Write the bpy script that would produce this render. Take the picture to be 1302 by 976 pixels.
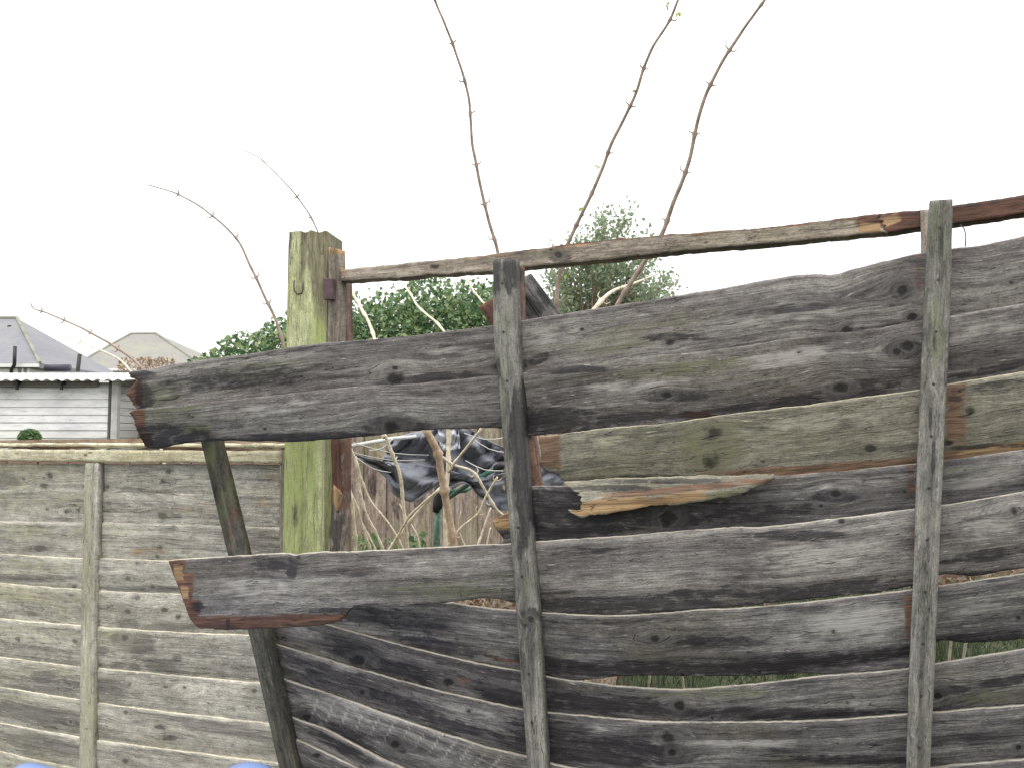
import bpy, math, random
import numpy as np
from mathutils import Vector, noise as mnoise
random.seed(7); RNG = np.random.default_rng(11)
scene = bpy.context.scene
for o in list(bpy.data.objects): bpy.data.objects.remove(o)
COL = scene.collection

# ------------------------------------------------------------------ camera
PW, PH, F = 1302.0, 976.0, 1060.0
HOR = 556.0
PITCH = math.atan((HOR - PH/2)/F)
CZ = 1.75
cam = bpy.data.cameras.new('camera'); co = bpy.data.objects.new('camera', cam); COL.objects.link(co)
co.location = (0, 0, CZ); co.rotation_euler = (math.pi/2 + PITCH, 0, 0)
cam.sensor_fit = 'HORIZONTAL'; cam.sensor_width = 36; cam.lens = 36*F/PW; cam.clip_start = 0.05; cam.clip_end = 2000
scene.camera = co

# ------------------------------------------------------------------ world: overcast
SUN_EL, SUN_AZ = 58, 200      # azimuth measured from +Y (north) clockwise: behind and left of the camera
w = bpy.data.worlds.new('World'); scene.world = w; w.use_nodes = True
nt = w.node_tree; nt.nodes.clear()
N = nt.nodes.new; L = nt.links.new
sky = N('ShaderNodeTexSky'); sky.sky_type = 'NISHITA'; sky.sun_disc = False
sky.sun_elevation = math.radians(SUN_EL); sky.sun_rotation = math.radians(SUN_AZ)
bs = N('ShaderNodeBackground'); bs.inputs[1].default_value = 0.12; L(sky.outputs[0], bs.inputs[0])
tc = N('ShaderNodeTexCoord'); sep = N('ShaderNodeSeparateXYZ'); L(tc.outputs['Generated'], sep.inputs[0])
mr = N('ShaderNodeMapRange'); mr.inputs[1].default_value = 0; mr.inputs[2].default_value = 1
mr.inputs[3].default_value = 1.3; mr.inputs[4].default_value = 2.9; L(sep.outputs[2], mr.inputs[0])
cn = N('ShaderNodeTexNoise'); cn.inputs['Scale'].default_value = 1.6; cn.inputs['Detail'].default_value = 3; L(tc.outputs['Generated'], cn.inputs[0])
cm = N('ShaderNodeMapRange'); cm.inputs[1].default_value = .3; cm.inputs[2].default_value = .7; cm.inputs[3].default_value = .94; cm.inputs[4].default_value = 1.08; L(cn.outputs[0], cm.inputs[0])
mu = N('ShaderNodeMath'); mu.operation = 'MULTIPLY'; L(mr.outputs[0], mu.inputs[0]); L(cm.outputs[0], mu.inputs[1])
bc = N('ShaderNodeBackground'); bc.inputs[0].default_value = (1.0, .99, .975, 1); L(mu.outputs[0], bc.inputs[1])
mx = N('ShaderNodeMixShader'); mx.inputs[0].default_value = .9; L(bs.outputs[0], mx.inputs[1]); L(bc.outputs[0], mx.inputs[2])
wo = N('ShaderNodeOutputWorld'); L(mx.outputs[0], wo.inputs[0])
sl = bpy.data.lights.new('sun', 'SUN'); sl.energy = 1.0; sl.angle = math.radians(25); sl.color = (1, .96, .9)
so = bpy.data.objects.new('sun', sl); COL.objects.link(so)
az = math.radians(SUN_AZ); el = math.radians(SUN_EL)
sd = Vector((math.sin(az)*math.cos(el), math.cos(az)*math.cos(el), math.sin(el)))
so.rotation_euler = sd.to_track_quat('Z', 'Y').to_euler()
scene.view_settings.view_transform = 'Standard'; scene.view_settings.look = 'None'
scene.view_settings.gamma = 1; scene.view_settings.exposure = 0.0

# ------------------------------------------------------------------ helpers
CP, SP = math.cos(PITCH), math.sin(PITCH)
def P(x, y, d):
    """photo pixel -> world point on the vertical plane at forward distance d (arrays fine)"""
    x = np.asarray(x, float); y = np.asarray(y, float)
    cx = (x - PW/2)/F; cy = (PH/2 - y)/F
    fy = CP - cy*SP; fz = SP + cy*CP
    return np.stack([cx/fy*d + 0*fy, d + 0*fy, CZ + fz/fy*d], -1)
def pv(x, y, d): return Vector(P(x, y, d).tolist())

def empty(name, label, cat, loc=(0, 0, 0), group=None):
    o = bpy.data.objects.new(name, None); COL.objects.link(o); o.location = loc
    o.empty_display_size = .1
    o['label'] = label; o['category'] = cat
    if group: o['group'] = group
    return o
def tag(o, label=None, cat=None, group=None, kind=None):
    if label: o['label'] = label
    if cat: o['category'] = cat
    if group: o['group'] = group
    if kind: o['kind'] = kind
    return o
def link(name, me, mat=None, parent=None, smooth=False):
    o = bpy.data.objects.new(name, me); COL.objects.link(o)
    if mat:
        for m in (mat if isinstance(mat, (list, tuple)) else [mat]): me.materials.append(m)
    if parent:
        o.parent = parent; o.matrix_parent_inverse = parent.matrix_world.inverted() if False else o.matrix_parent_inverse
        for v in me.vertices: pass
        off = -Vector(parent.location)
        q = parent
        while q.parent: q = q.parent; off -= Vector(q.location)
        if off.length > 0: me.transform(__import__('mathutils').Matrix.Translation(off))
    if smooth:
        me.polygons.foreach_set('use_smooth', [True]*len(me.polygons))
    return o
def mesh(verts, faces, name='m'):
    me = bpy.data.meshes.new(name)
    me.from_pydata([tuple(v) for v in verts], [], [tuple(f) for f in faces]); me.update(); return me

def interp(poly, s):
    p = np.array(poly, float)
    t = np.concatenate([[0], np.cumsum(np.hypot(*np.diff(p, axis=0).T))]); t /= t[-1]
    # smooth cubic (catmull) through the points
    m = np.zeros_like(p)
    m[1:-1] = (p[2:] - p[:-2])/(t[2:] - t[:-2])[:, None]
    m[0] = (p[1]-p[0])/(t[1]-t[0]); m[-1] = (p[-1]-p[-2])/(t[-1]-t[-2])
    k = np.clip(np.searchsorted(t, s, 'right')-1, 0, len(t)-2)
    h = (t[k+1]-t[k]); q = ((s-t[k])/h)[:, None]; h = h[:, None]
    return ((2*q**3-3*q**2+1)*p[k] + (q**3-2*q**2+q)*h*m[k] + (-2*q**3+3*q**2)*p[k+1] + (q**3-q**2)*h*m[k+1])

def xinterp(poly, xs):
    """value of y at x along a traced edge (monotonic x), softly smoothed"""
    p = np.array(poly, float)
    return interp_x(p, xs)
def interp_x(p, xs):
    t = p[:, 0]
    m = np.zeros(len(t))
    dy = np.diff(p[:, 1])/np.diff(t)
    m[0] = dy[0]; m[-1] = dy[-1]; m[1:-1] = .5*(dy[1:]+dy[:-1])
    k = np.clip(np.searchsorted(t, xs, 'right')-1, 0, len(t)-2)
    h = t[k+1]-t[k]; q = (xs-t[k])/h
    r = (2*q**3-3*q**2+1)*p[k, 1] + (q**3-2*q**2+q)*h*m[k] + (-2*q**3+3*q**2)*p[k+1, 1] + (q**3-q**2)*h*m[k+1]
    r = np.where(xs < t[0], p[0, 1]+(xs-t[0])*m[0], r); r = np.where(xs > t[-1], p[-1, 1]+(xs-t[-1])*m[-1], r)
    return r
def vnoise(n, scale, seed, octs=3):
    """1-D smooth noise, n samples"""
    return np.array([mnoise.fractal((i*scale, seed*7.31, 1.7*seed), 1.0, 2.0, octs) for i in range(n)])

FN = Vector((.41, .91, 0)).normalized()       # direction away from the viewer, square to the fence line
def hermite_d(pts):
    p = np.array([(x, 1/d) for x, d in pts], float)
    return lambda x: 1/interp_x(p, np.asarray(x, float))
dRail = lambda x: 1/(.5556 + (np.asarray(x, float)-430)*.000266)
dTop  = hermite_d([(165, 1.60), (430, 1.60), (650, 1.53), (950, 1.395), (1185, 1.29), (1302, 1.235)])
dLow  = hermite_d([(330, 1.80), (430, 1.72), (650, 1.55), (950, 1.395), (1185, 1.29), (1302, 1.235)])

def slab(name, X, Y, Dm, thick, U, V, seed, knots=(), brown=(), dark=(), pale=(), green=(), fresh=(), mat=None, parent=None, chamfer=.0012, back=None, rough=0.0, topbevel=0.0, pale_edge=0.0):
    """X,Y: pixel grids (nu,nv); Dm: depth grid; U,V metres grids.  A solid board with front, back and edges."""
    nu, nv = X.shape
    W = P(X, Y, Dm)
    fr = W.copy(); 
    fn = np.array(back if back is not None else FN)
    if topbevel: fr[:, 0] += fn*topbevel
    if chamfer:
        for sl_ in (np.s_[0, :], np.s_[-1, :], np.s_[:, 0], np.s_[:, -1]): fr[sl_] = fr[sl_] + fn*chamfer
    if rough:
        for i in range(nu):
            for j in range(nv):
                fr[i, j] += fn*rough*mnoise.noise((U[i, j]*9, V[i, j]*60, seed*3.3))
    bk = W + fn*thick
    verts = np.concatenate([fr.reshape(-1, 3), bk.reshape(-1, 3)])
    n = nu*nv
    idx = np.arange(n).reshape(nu, nv)
    a, b, c, d = idx[:-1, :-1].ravel(), idx[1:, :-1].ravel(), idx[1:, 1:].ravel(), idx[:-1, 1:].ravel()
    faces = [np.stack([a, d, c, b], 1), np.stack([a+n, b+n, c+n, d+n], 1)]
    def strip(e, flip):
        q = np.stack([e[:-1], e[1:], e[1:]+n, e[:-1]+n], 1)
        faces.append(q[:, ::-1] if flip else q)
    strip(idx[:, 0], False); strip(idx[:, -1], True); strip(idx[0, :], True); strip(idx[-1, :], False)
    faces = np.concatenate(faces)
    me = bpy.data.meshes.new(name)
    me.vertices.add(len(verts)); me.vertices.foreach_set('co', verts.ravel())
    me.loops.add(faces.size); me.loops.foreach_set('vertex_index', faces.ravel().astype(np.int32))
    me.polygons.add(len(faces)); me.polygons.foreach_set('loop_start', np.arange(0, faces.size, 4, dtype=np.int32))
    me.update(calc_edges=True); me.validate()
    # grain coordinate, warped round the knots; masks
    u = U.ravel().copy(); v = V.ravel().copy(); x = X.ravel(); y = Y.ravel()
    kd = np.full(n, 9.0)
    nx = np.array([mnoise.noise((a_*.05, b_*.05, seed)) for a_, b_ in zip(x, y)])
    def Wd(lst, pw=2):
        m = np.zeros(n)
        for e in lst:
            ex, ey, rx, ry = e[:4]; ang = math.radians(e[4]) if len(e) > 4 else 0; st = e[5] if len(e) > 5 else 1
            dx, dy = x-ex, y-ey
            p_ = (dx*math.cos(ang)+dy*math.sin(ang))/rx; q_ = (-dx*math.sin(ang)+dy*math.cos(ang))/ry
            r = np.sqrt(np.abs(p_)**pw + np.abs(q_)**pw) if pw == 2 else np.maximum(np.abs(p_), np.abs(q_))
            m = np.maximum(m, st*np.clip(1.5 - r, 0, 1))
        return m
    for k in knots:
        kx, ky, kr = k[:3]; asp = k[3] if len(k) > 3 else 1.25
        dx, dy = (x-kx)/asp, y-ky
        dist = np.hypot(dx, dy)/kr*(1+.35*nx)
        kd = np.minimum(kd, dist)
        g = np.exp(-((x-kx)/(kr*4.2))**2 - ((y-ky)/(kr*2.4))**2)
        dv = dy*Dm.ravel()/F
        v -= (dv)*g*.78
    at = me.attributes.new('gco', 'FLOAT_VECTOR', 'POINT')
    z = np.full(n, seed*13.7)
    g3 = np.stack([u, v, z], 1); g3b = g3.copy(); g3b[:, 1] += .004; g3b[:, 2] += .7
    at.data.foreach_set('vector', np.concatenate([g3, g3b]).ravel())
    def fa(nm, arr):
        t = me.attributes.new(nm, 'FLOAT', 'POINT'); t.data.foreach_set('value', np.concatenate([arr, arr]))
    fa('kd', np.minimum(kd, 9)); fa('brown', Wd(brown, 9)); fa('dark', 1.4*Wd(dark)); fa('pale', Wd(pale)); fa('green', Wd(green)); fa('fresh', Wd(fresh, 9))
    ea = np.zeros((nu, nv)); ea[:, 0] = pale_edge; eb = np.zeros((nu, nv)); eb[:, 0] = pale_edge  # top edge row painted paler: sky light on it plus worn wood
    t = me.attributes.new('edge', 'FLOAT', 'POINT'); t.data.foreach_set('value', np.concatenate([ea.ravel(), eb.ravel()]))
    o = link(name, me, mat, parent)
    return o

def board(name, top, bot, x0, x1, dfun, seed, lend=None, rend=None, toff=-.011, boff=.012, thick=.009, slant=0, rslant=0, step=3.0, nv=26, jit=.8, wob=.003, dextra=None, nk=3, nominal=.12, bow=.0045, **kw):
    """plank following two traced edges from x0 to x1. lend/rend: list of (v, px shift) of a ragged end."""
    nu = int((x1-x0)/step)+1
    xs = np.linspace(x0, x1, nu)
    jt = vnoise(nu, .11, seed)*jit + vnoise(nu, .5, seed+3)*jit*.5; jb = vnoise(nu, .09, seed+9)*jit*1.5 + vnoise(nu, .45, seed+5)*jit*.7
    vs = np.linspace(0, 1, nv); vs[1] = .022; vs[-2] = .98
    X = np.zeros((nu, nv)); Y = X.copy()
    sh = np.zeros(nv); rh = np.zeros(nv)
    if lend: sh = np.interp(vs, [a for a, b in lend], [b for a, b in lend]) + np.array([(2.2 if len(lend) > 5 else .9)*mnoise.noise((v*17, seed*2.7, 3)) for v in vs])
    if rend: rh = np.interp(vs, [a for a, b in rend], [b for a, b in rend])
    s = (xs-x0)/(x1-x0)
    fl = np.clip(1-(xs-x0)/max(60., 1.3*np.abs(sh).max()+1), 0, 1)**1; fr_ = np.clip(1-(x1-xs)/60., 0, 1)**1
    for j, v in enumerate(vs):
        xx = xs + fl*(sh[j]) + fr_*(rh[j])
        X[:, j] = xx
        Y[:, j] = (xinterp(top, xx)+jt)*(1-v) + (xinterp(bot, xx)+jb)*v
    vv = vs[None, :]*np.ones((nu, 1))
    D = dfun(X) + toff*(1-vv) + boff*vv
    D += (wob*vnoise(nu, .03, seed+21))[:, None]
    D += -bow*np.sin(vv*math.pi)**1.0
    if dextra: D = D + dextra(X, vv)
    W0 = P(xs, xinterp(top, xs), dfun(xs))
    ul = np.concatenate([[0], np.cumsum(np.linalg.norm(np.diff(W0, axis=0), axis=1))])
    U = ul[:, None]*np.ones((1, nv)); 
    wid = (xinterp(bot, xs)-xinterp(top, xs))*dfun(xs)/F
    V = np.stack([(Y[:, j]-xinterp(top, X[:, j]))*dfun(X[:, j])/F for j in range(nv)], 1)
    U = U + (X-xs[:, None])*float(np.median(dfun(xs)))/F
    kn = list(kw.pop('knots', ()))
    rr = random.Random(seed*17+3)
    for _ in range(nk):
        kx = rr.uniform(x0+20, x1-20); v = rr.uniform(.15, .8)
        ky = float(xinterp(top, np.array([kx]))[0]*(1-v) + xinterp(bot, np.array([kx]))[0]*v)
        kn.append((kx, ky, rr.uniform(1.2, 2.8), rr.uniform(1, 2)))
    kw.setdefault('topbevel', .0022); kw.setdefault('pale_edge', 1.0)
    return slab(name, X, Y, D, thick, U, V, seed, knots=kn, **kw)

def batten(name, Lp, Rp, dfun, off, thick, seed, step=4., nv=8, jit=.4, **kw):
    """upright batten: left and right traced edges listed from the top down"""
    Lp = np.array(Lp, float); Rp = np.array(Rp, float)
    ln = np.hypot(*(Lp[-1]-Lp[0])); nu = int(ln/step)+2
    s = np.linspace(0, 1, nu)
    A = interp(Lp, s); B = interp(Rp, s)
    A[:, 0] += vnoise(nu, .15, seed)*jit; B[:, 0] += vnoise(nu, .15, seed+4)*jit
    vs = np.linspace(0, 1, nv); vs[1] = .05; vs[-2] = .95
    X = A[:, :1]*(1-vs) + B[:, :1]*vs; Y = A[:, 1:]*(1-vs) + B[:, 1:]*vs
    D = dfun(X) + off
    W0 = P(A[:, 0], A[:, 1], D[:, 0]); ul = np.concatenate([[0], np.cumsum(np.linalg.norm(np.diff(W0, axis=0), axis=1))])
    U = ul[:, None]*np.ones((1, nv)); V = vs[None, :]*np.median(np.hypot(*(B-A).T))*float(np.median(D))/F + 0*X
    kw.setdefault('chamfer', .002)
    return slab(name, X, Y, D, thick, U, V, seed, **kw)

# ------------------------------------------------------------------ materials
def newmat(name):
    m = bpy.data.materials.new(name); m.use_nodes = True
    t = m.node_tree; t.nodes.clear()
    o = t.nodes.new('ShaderNodeOutputMaterial'); b = t.nodes.new('ShaderNodeBsdfPrincipled'); t.links.new(b.outputs[0], o.inputs[0])
    return m, t, b
class G:
    def __init__(s, t): s.t = t
    def n(s, k, **p):
        nd = s.t.nodes.new(k)
        for a, b in p.items(): setattr(nd, a, b)
        return nd
    def set(s, sock, v):
        if isinstance(v, bpy.types.NodeSocket): s.t.links.new(v, sock)
        elif v is not None: sock.default_value = v
    def math(s, op, a, b=None, c=None, clamp=False):
        nd = s.n('ShaderNodeMath', operation=op, use_clamp=clamp)
        s.set(nd.inputs[0], a); s.set(nd.inputs[1], b)
        if c is not None: s.set(nd.inputs[2], c)
        return nd.outputs[0]
    def attr(s, nm, out='Fac'): return s.n('ShaderNodeAttribute', attribute_name=nm).outputs[out]
    def scalev(s, v, sc):
        nd = s.n('ShaderNodeVectorMath', operation='MULTIPLY'); s.set(nd.inputs[0], v); nd.inputs[1].default_value = sc; return nd.outputs[0]
    def noise(s, v, sc=1, det=2, rough=.5, dist=0):
        nd = s.n('ShaderNodeTexNoise'); s.set(nd.inputs['Vector'], v); nd.inputs['Scale'].default_value = sc
        nd.inputs['Detail'].default_value = det; nd.inputs['Roughness'].default_value = rough; nd.inputs['Distortion'].default_value = dist
        return nd.outputs[0]
    def mapr(s, v, a, b, c=0, d=1, smooth=False):
        nd = s.n('ShaderNodeMapRange'); nd.interpolation_type = 'SMOOTHSTEP' if smooth else 'LINEAR'
        s.set(nd.inputs[0], v)
        for i, q in enumerate((a, b, c, d)): nd.inputs[i+1].default_value = q
        return nd.outputs[0]
    def mix(s, f, a, b, mode='MIX'):
        nd = s.n('ShaderNodeMix', data_type='RGBA', blend_type=mode)
        s.set(nd.inputs[0], f); s.set(nd.inputs[6], a); s.set(nd.inputs[7], b); return nd.outputs[2]
    def ramp(s, v, stops):
        nd = s.n('ShaderNodeValToRGB'); s.set(nd.inputs[0], v)
        e = nd.color_ramp.elements
        while len(e) < len(stops): e.new(.5)
        for q, (p, c) in zip(e, stops): q.position = p; q.color = (*c, 1)
        return nd.outputs[0]
    def bump(s, h, strength, dist):
        nd = s.n('ShaderNodeBump'); nd.inputs['Strength'].default_value = strength; nd.inputs['Distance'].default_value = dist
        s.set(nd.inputs['Height'], h); return nd.outputs[0]

def wood(name, dark, mid, light, greencol=(.16, .175, .085), browncol=(.15, .075, .052), patch=.5, tint=(.13, .12, .08), crack=1., rough=.85, wet=.35, freshcol=(.44, .29, .16), blot=1., edge=None, core_k=.2, stain=1.):
    m, t, b = newmat(name); g = G(t)
    gc = g.attr('gco', 'Vector')
    kd = g.attr('kd'); 
    big = g.noise(g.scalev(gc, (3.5, 16, 1)), 1, 3, .55)
    band = g.noise(g.scalev(gc, (2.2, 75, 1)), 1, 3, .6, .25)
    fib = g.noise(g.scalev(gc, (22, 330, 1)), 1, 3, .65)
    fine = g.noise(g.scalev(gc, (60, 900, 1)), 1, 2, .6)
    val = g.math('ADD', g.math('MULTIPLY', band, .5), g.math('ADD', g.math('MULTIPLY', fib, .35), g.math('MULTIPLY', fine, .15)))
    val = g.math('ADD', val, g.math('MULTIPLY', g.math('SUBTRACT', big, .5), .55))
    col = g.ramp(val, [(.33, dark), (.5, mid), (.68, light)])
    # warm / green weather tints in long drifts
    tn = g.noise(g.scalev(gc, (2.7, 9, 1.3)), 1, 3, .6)
    col = g.mix(g.mapr(tn, .5, .72, 0, patch, True), col, (*tint, 1), 'MIX')
    # silver flecks
    fl = g.noise(g.scalev(gc, (38, 260, 2.1)), 1, 2, .5)
    col = g.mix(g.mapr(fl, .66, .74, 0, .5), col, tuple(min(1, c*1.5) for c in light)+(1,))
    spk = g.noise(g.scalev(gc, (230, 420, 1.3)), 1, 3, .7); mot = g.noise(g.scalev(gc, (34, 62, 2.7)), 1, 5, .7)
    spv = g.math('ADD', g.math('MULTIPLY', spk, .9), g.math('MULTIPLY', mot, .9))
    spc = g.n('ShaderNodeCombineColor'); sv = g.mapr(spv, .62, 1.18, .42, 1.55)
    for q_ in range(3): t.links.new(sv, spc.inputs[q_])
    col = g.mix(.9, col, spc.outputs[0], 'MULTIPLY')
    edgeN = g.noise(g.scalev(gc, (16, 130, 1)), 1, 4, .65)
    e2 = g.math('SUBTRACT', edgeN, .5)
    def mask(nm, k=1.3, lo=.2, hi=.8):
        a = g.attr(nm); a = g.math('MULTIPLY', a, g.mapr(mot, .32, .62, .25 if nm == 'dark' else .7, 1.35)); return g.mapr(g.math('ADD', a, g.math('MULTIPLY', e2, g.math('MULTIPLY', g.math('MINIMUM', g.math('MULTIPLY', a, 4), 1), k))), lo, hi, 0, 1, True)
    gm = mask('green', 1.6, .1, .9)
    col = g.mix(g.math('MULTIPLY', gm, .7), col, (*greencol, 1))
    pm = mask('pale', 1.4)
    col = g.mix(g.math('MULTIPLY', pm, .65), col, g.mix(fib, (*light, 1), tuple(min(1, c*1.6) for c in light)+(1,)))
    bm = mask('brown', 1.0, .25, .7)
    bcol = g.mix(g.mapr(edgeN, .4, .62), tuple(c*.45 for c in browncol)+(1,), tuple(min(1, c*1.5) for c in browncol)+(1,))
    bcol = g.mix(g.mapr(fib, .4, .6, 0, .5), bcol, (*browncol, 1))
    col = g.mix(g.math('MULTIPLY', bm, .92), col, bcol)
    fm = mask('fresh', .9, .3, .6)
    fcol = g.mix(g.mapr(band, .4, .6), tuple(c*.5 for c in freshcol)+(1,), (*freshcol, 1))
    col = g.mix(fm, col, fcol)
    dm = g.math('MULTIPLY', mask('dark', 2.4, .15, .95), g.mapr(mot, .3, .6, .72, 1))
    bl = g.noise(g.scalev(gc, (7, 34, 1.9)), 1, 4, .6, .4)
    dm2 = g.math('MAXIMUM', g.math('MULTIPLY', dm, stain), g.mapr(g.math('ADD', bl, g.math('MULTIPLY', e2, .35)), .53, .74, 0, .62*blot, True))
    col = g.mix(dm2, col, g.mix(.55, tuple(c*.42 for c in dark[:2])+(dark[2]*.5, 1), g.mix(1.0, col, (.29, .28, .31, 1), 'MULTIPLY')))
    # knots: dark eye, ringed halo
    kdn = g.math('ADD', g.math('ADD', kd, g.math('MULTIPLY', e2, 1.0)), g.math('MULTIPLY', g.math('SUBTRACT', mot, .5), 1.9))
    halo = g.mapr(kdn, 1.0, 2.3, .4, 0, True)
    rings = g.math('SINE', g.math('MULTIPLY', kdn, 9))
    col = g.mix(halo, col, g.mix(.5, (*dark, 1), (*mid, 1)))
    col = g.mix(g.math('MULTIPLY', g.mapr(kdn, .4, 2.0, .2, 0), g.mapr(rings, -.2, 1)), col, (*light, 1))
    core = g.mapr(kdn, .3, 1.15, .88, 0, True)
    col = g.mix(core, col, tuple(c*core_k for c in dark)+(1,))
    # long checks and cracks
    cr = g.noise(g.scalev(gc, (4, 46, 3.7)), 1, 2, .5, .15)
    crl = g.mapr(g.math('ABSOLUTE', g.math('SUBTRACT', cr, .62)), .0, .0045, 1, 0)
    cr2 = g.noise(g.scalev(gc, (9, 120, 4.9)), 1, 2, .5, .1)
    crl2 = g.mapr(g.math('ABSOLUTE', g.math('SUBTRACT', cr2, .60)), .0, .008, .7, 0)
    crk = g.math('MULTIPLY', g.math('MAXIMUM', crl, crl2), crack)
    col = g.mix(g.math('MULTIPLY', crk, .75), col, tuple(c*.18 for c in dark)+(1,))
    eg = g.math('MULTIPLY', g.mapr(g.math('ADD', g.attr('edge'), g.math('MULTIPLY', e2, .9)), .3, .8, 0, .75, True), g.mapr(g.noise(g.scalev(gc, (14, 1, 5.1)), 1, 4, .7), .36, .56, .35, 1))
    col = g.mix(eg, col, (*(edge or (min(1, light[0]*1.6+.06), min(1, light[1]*1.55+.05), min(1, light[2]*1.35+.04))), 1))  # pale colour stands in for skylight along the worn top edges
    t.links.new(col, b.inputs['Base Color'])
    rg = g.mapr(dm2, 0, 1, rough, rough-wet)
    t.links.new(rg, b.inputs['Roughness'])
    b.inputs['Specular IOR Level'].default_value = .3
    h = g.math('ADD', g.math('MULTIPLY', band, .6), g.math('ADD', g.math('MULTIPLY', fib, .6), g.math('MULTIPLY', fine, .2)))
    h = g.math('SUBTRACT', h, g.math('ADD', g.math('MULTIPLY', crk, .8), g.math('MULTIPLY', core, .5)))
    t.links.new(g.bump(h, .8, .0022), b.inputs['Normal'])
    return m

M = {}
M['grey'] = wood('weathered_grey_wood', (.078, .069, .068), (.19, .175, .168), (.38, .36, .34), tint=(.20, .18, .14))
M['darkgrey'] = wood('dark_weathered_wood', (.044, .040, .043), (.125, .117, .118), (.30, .288, .275), tint=(.145, .13, .10), blot=1.2)
M['greenish'] = wood('olive_weathered_wood', (.105, .10, .08), (.22, .205, .165), (.37, .35, .28), tint=(.21, .185, .12), greencol=(.155, .155, .08), browncol=(.20, .12, .08))
M['fence'] = wood('pale_weathered_wood', (.17, .16, .14), (.375, .355, .31), (.58, .555, .49), tint=(.40, .37, .25), patch=.5, blot=.6, core_k=.55, stain=.62, greencol=(.33, .33, .2), browncol=(.36, .25, .15))
M['palewood'] = wood('pale_rail_wood', (.30, .26, .16), (.50, .46, .33), (.68, .64, .5), tint=(.5, .45, .25), blot=.3)
M['batten'] = wood('batten_wood', (.08, .076, .07), (.18, .173, .155), (.30, .29, .26), tint=(.18, .17, .13), patch=.4)
M['battendark'] = wood('dark_batten_wood', (.035, .035, .03), (.085, .082, .07), (.17, .165, .13), tint=(.10, .075, .04), patch=.6)
M['rail'] = wood('rail_wood', (.10, .085, .07), (.24, .205, .17), (.42, .36, .3), tint=(.22, .20, .12), browncol=(.12, .055, .04), blot=.4)
M['post'] = wood('algae_green_post', (.20, .20, .11), (.46, .48, .27), (.66, .67, .43), tint=(.46, .49, .20), patch=.7, blot=.35, crack=1., browncol=(.20, .18, .12), greencol=(.36, .43, .14))
M['brownwood'] = wood('raw_brown_wood', (.10, .055, .04), (.22, .13, .10), (.40, .27, .2), tint=(.24, .14, .09), blot=.5)
M['backfence'] = wood('brown_featheredge', (.14, .10, .08), (.30, .235, .195), (.46, .39, .33), tint=(.24, .27, .12), patch=.45, blot=.5)

def simple(name, col, rough=.6, metal=0, var=.25, scale=8, bumpd=0, bumpscale=60, stain=None):
    m, t, b = newmat(name); g = G(t)
    tcn = t.nodes.new('ShaderNodeTexCoord').outputs['Object']
    n1 = g.noise(tcn, scale, 5, .6)
    c = g.mix(g.mapr(n1, .3, .7), tuple(x*(1-var) for x in col)+(1,), tuple(min(1, x*(1+var)) for x in col)+(1,))
    if stain:
        n2 = g.noise(tcn, scale*2.3, 5, .7); c = g.mix(g.mapr(n2, .52, .68, 0, .8), c, (*stain, 1))
    t.links.new(c, b.inputs['Base Color']); b.inputs['Roughness'].default_value = rough; b.inputs['Metallic'].default_value = metal
    if bumpd: t.links.new(g.bump(g.noise(tcn, bumpscale, 4, .6), .6, bumpd), b.inputs['Normal'])
    return m
M['bark'] = simple('twig_bark', (.33, .25, .20), .75, var=.4, scale=40, bumpd=.001, bumpscale=200)
M['barkpale'] = simple('pale_twig_bark', (.80, .71, .56), .75, var=.3, scale=45, bumpd=.001, bumpscale=200, stain=(.34, .2, .12))
M['barktan'] = simple('tan_twig_bark', (.62, .46, .33), .75, var=.35, scale=45, bumpd=.001, bumpscale=160, stain=(.36, .2, .13))
M['rust'] = simple('rusty_bracket', (.075, .045, .05), .6, var=.4, scale=60, bumpd=.0006, bumpscale=300)
M['nail'] = simple('nail_steel', (.06, .05, .045), .5, .6, scale=60)
M['bin'] = simple('blue_plastic', (.19, .27, .50), .35, var=.08, scale=6)
M['bin2'] = simple('deep_blue_plastic', (.12, .16, .40), .35, var=.08, scale=6)
M['rubber'] = simple('black_rubber', (.02, .02, .02), .7)
M['greentube'] = simple('green_enamel', (.06, .15, .11), .35, var=.3, scale=30, stain=(.3, .36, .3))
M['whitecord'] = simple('grey_cord', (.6, .6, .58), .5)
M['pipe'] = simple('grey_concrete_pole', (.42, .44, .40), .8, var=.2, scale=30, stain=(.3, .34, .22), bumpd=.001)
M['white'] = simple('white_render', (.80, .80, .78), .8, var=.05, scale=1)
M['slate'] = simple('grey_slate_roof', (.30, .30, .335), .7, var=.12, scale=1.2, stain=(.36, .37, .36))
M['slate2'] = simple('mossy_slate_roof', (.36, .345, .31), .8, var=.15, scale=1.3, stain=(.40, .42, .29))
M['corr'] = simple('pale_corrugated_sheet', (.82, .82, .80), .6, var=.06, scale=3, stain=(.7, .7, .66))
M['shed'] = None
M['glass'] = simple('window_glass', (.25, .28, .30), .1)
M['black'] = simple('black_iron', (.02, .02, .025), .5)
M['deadleaf'] = None

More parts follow.
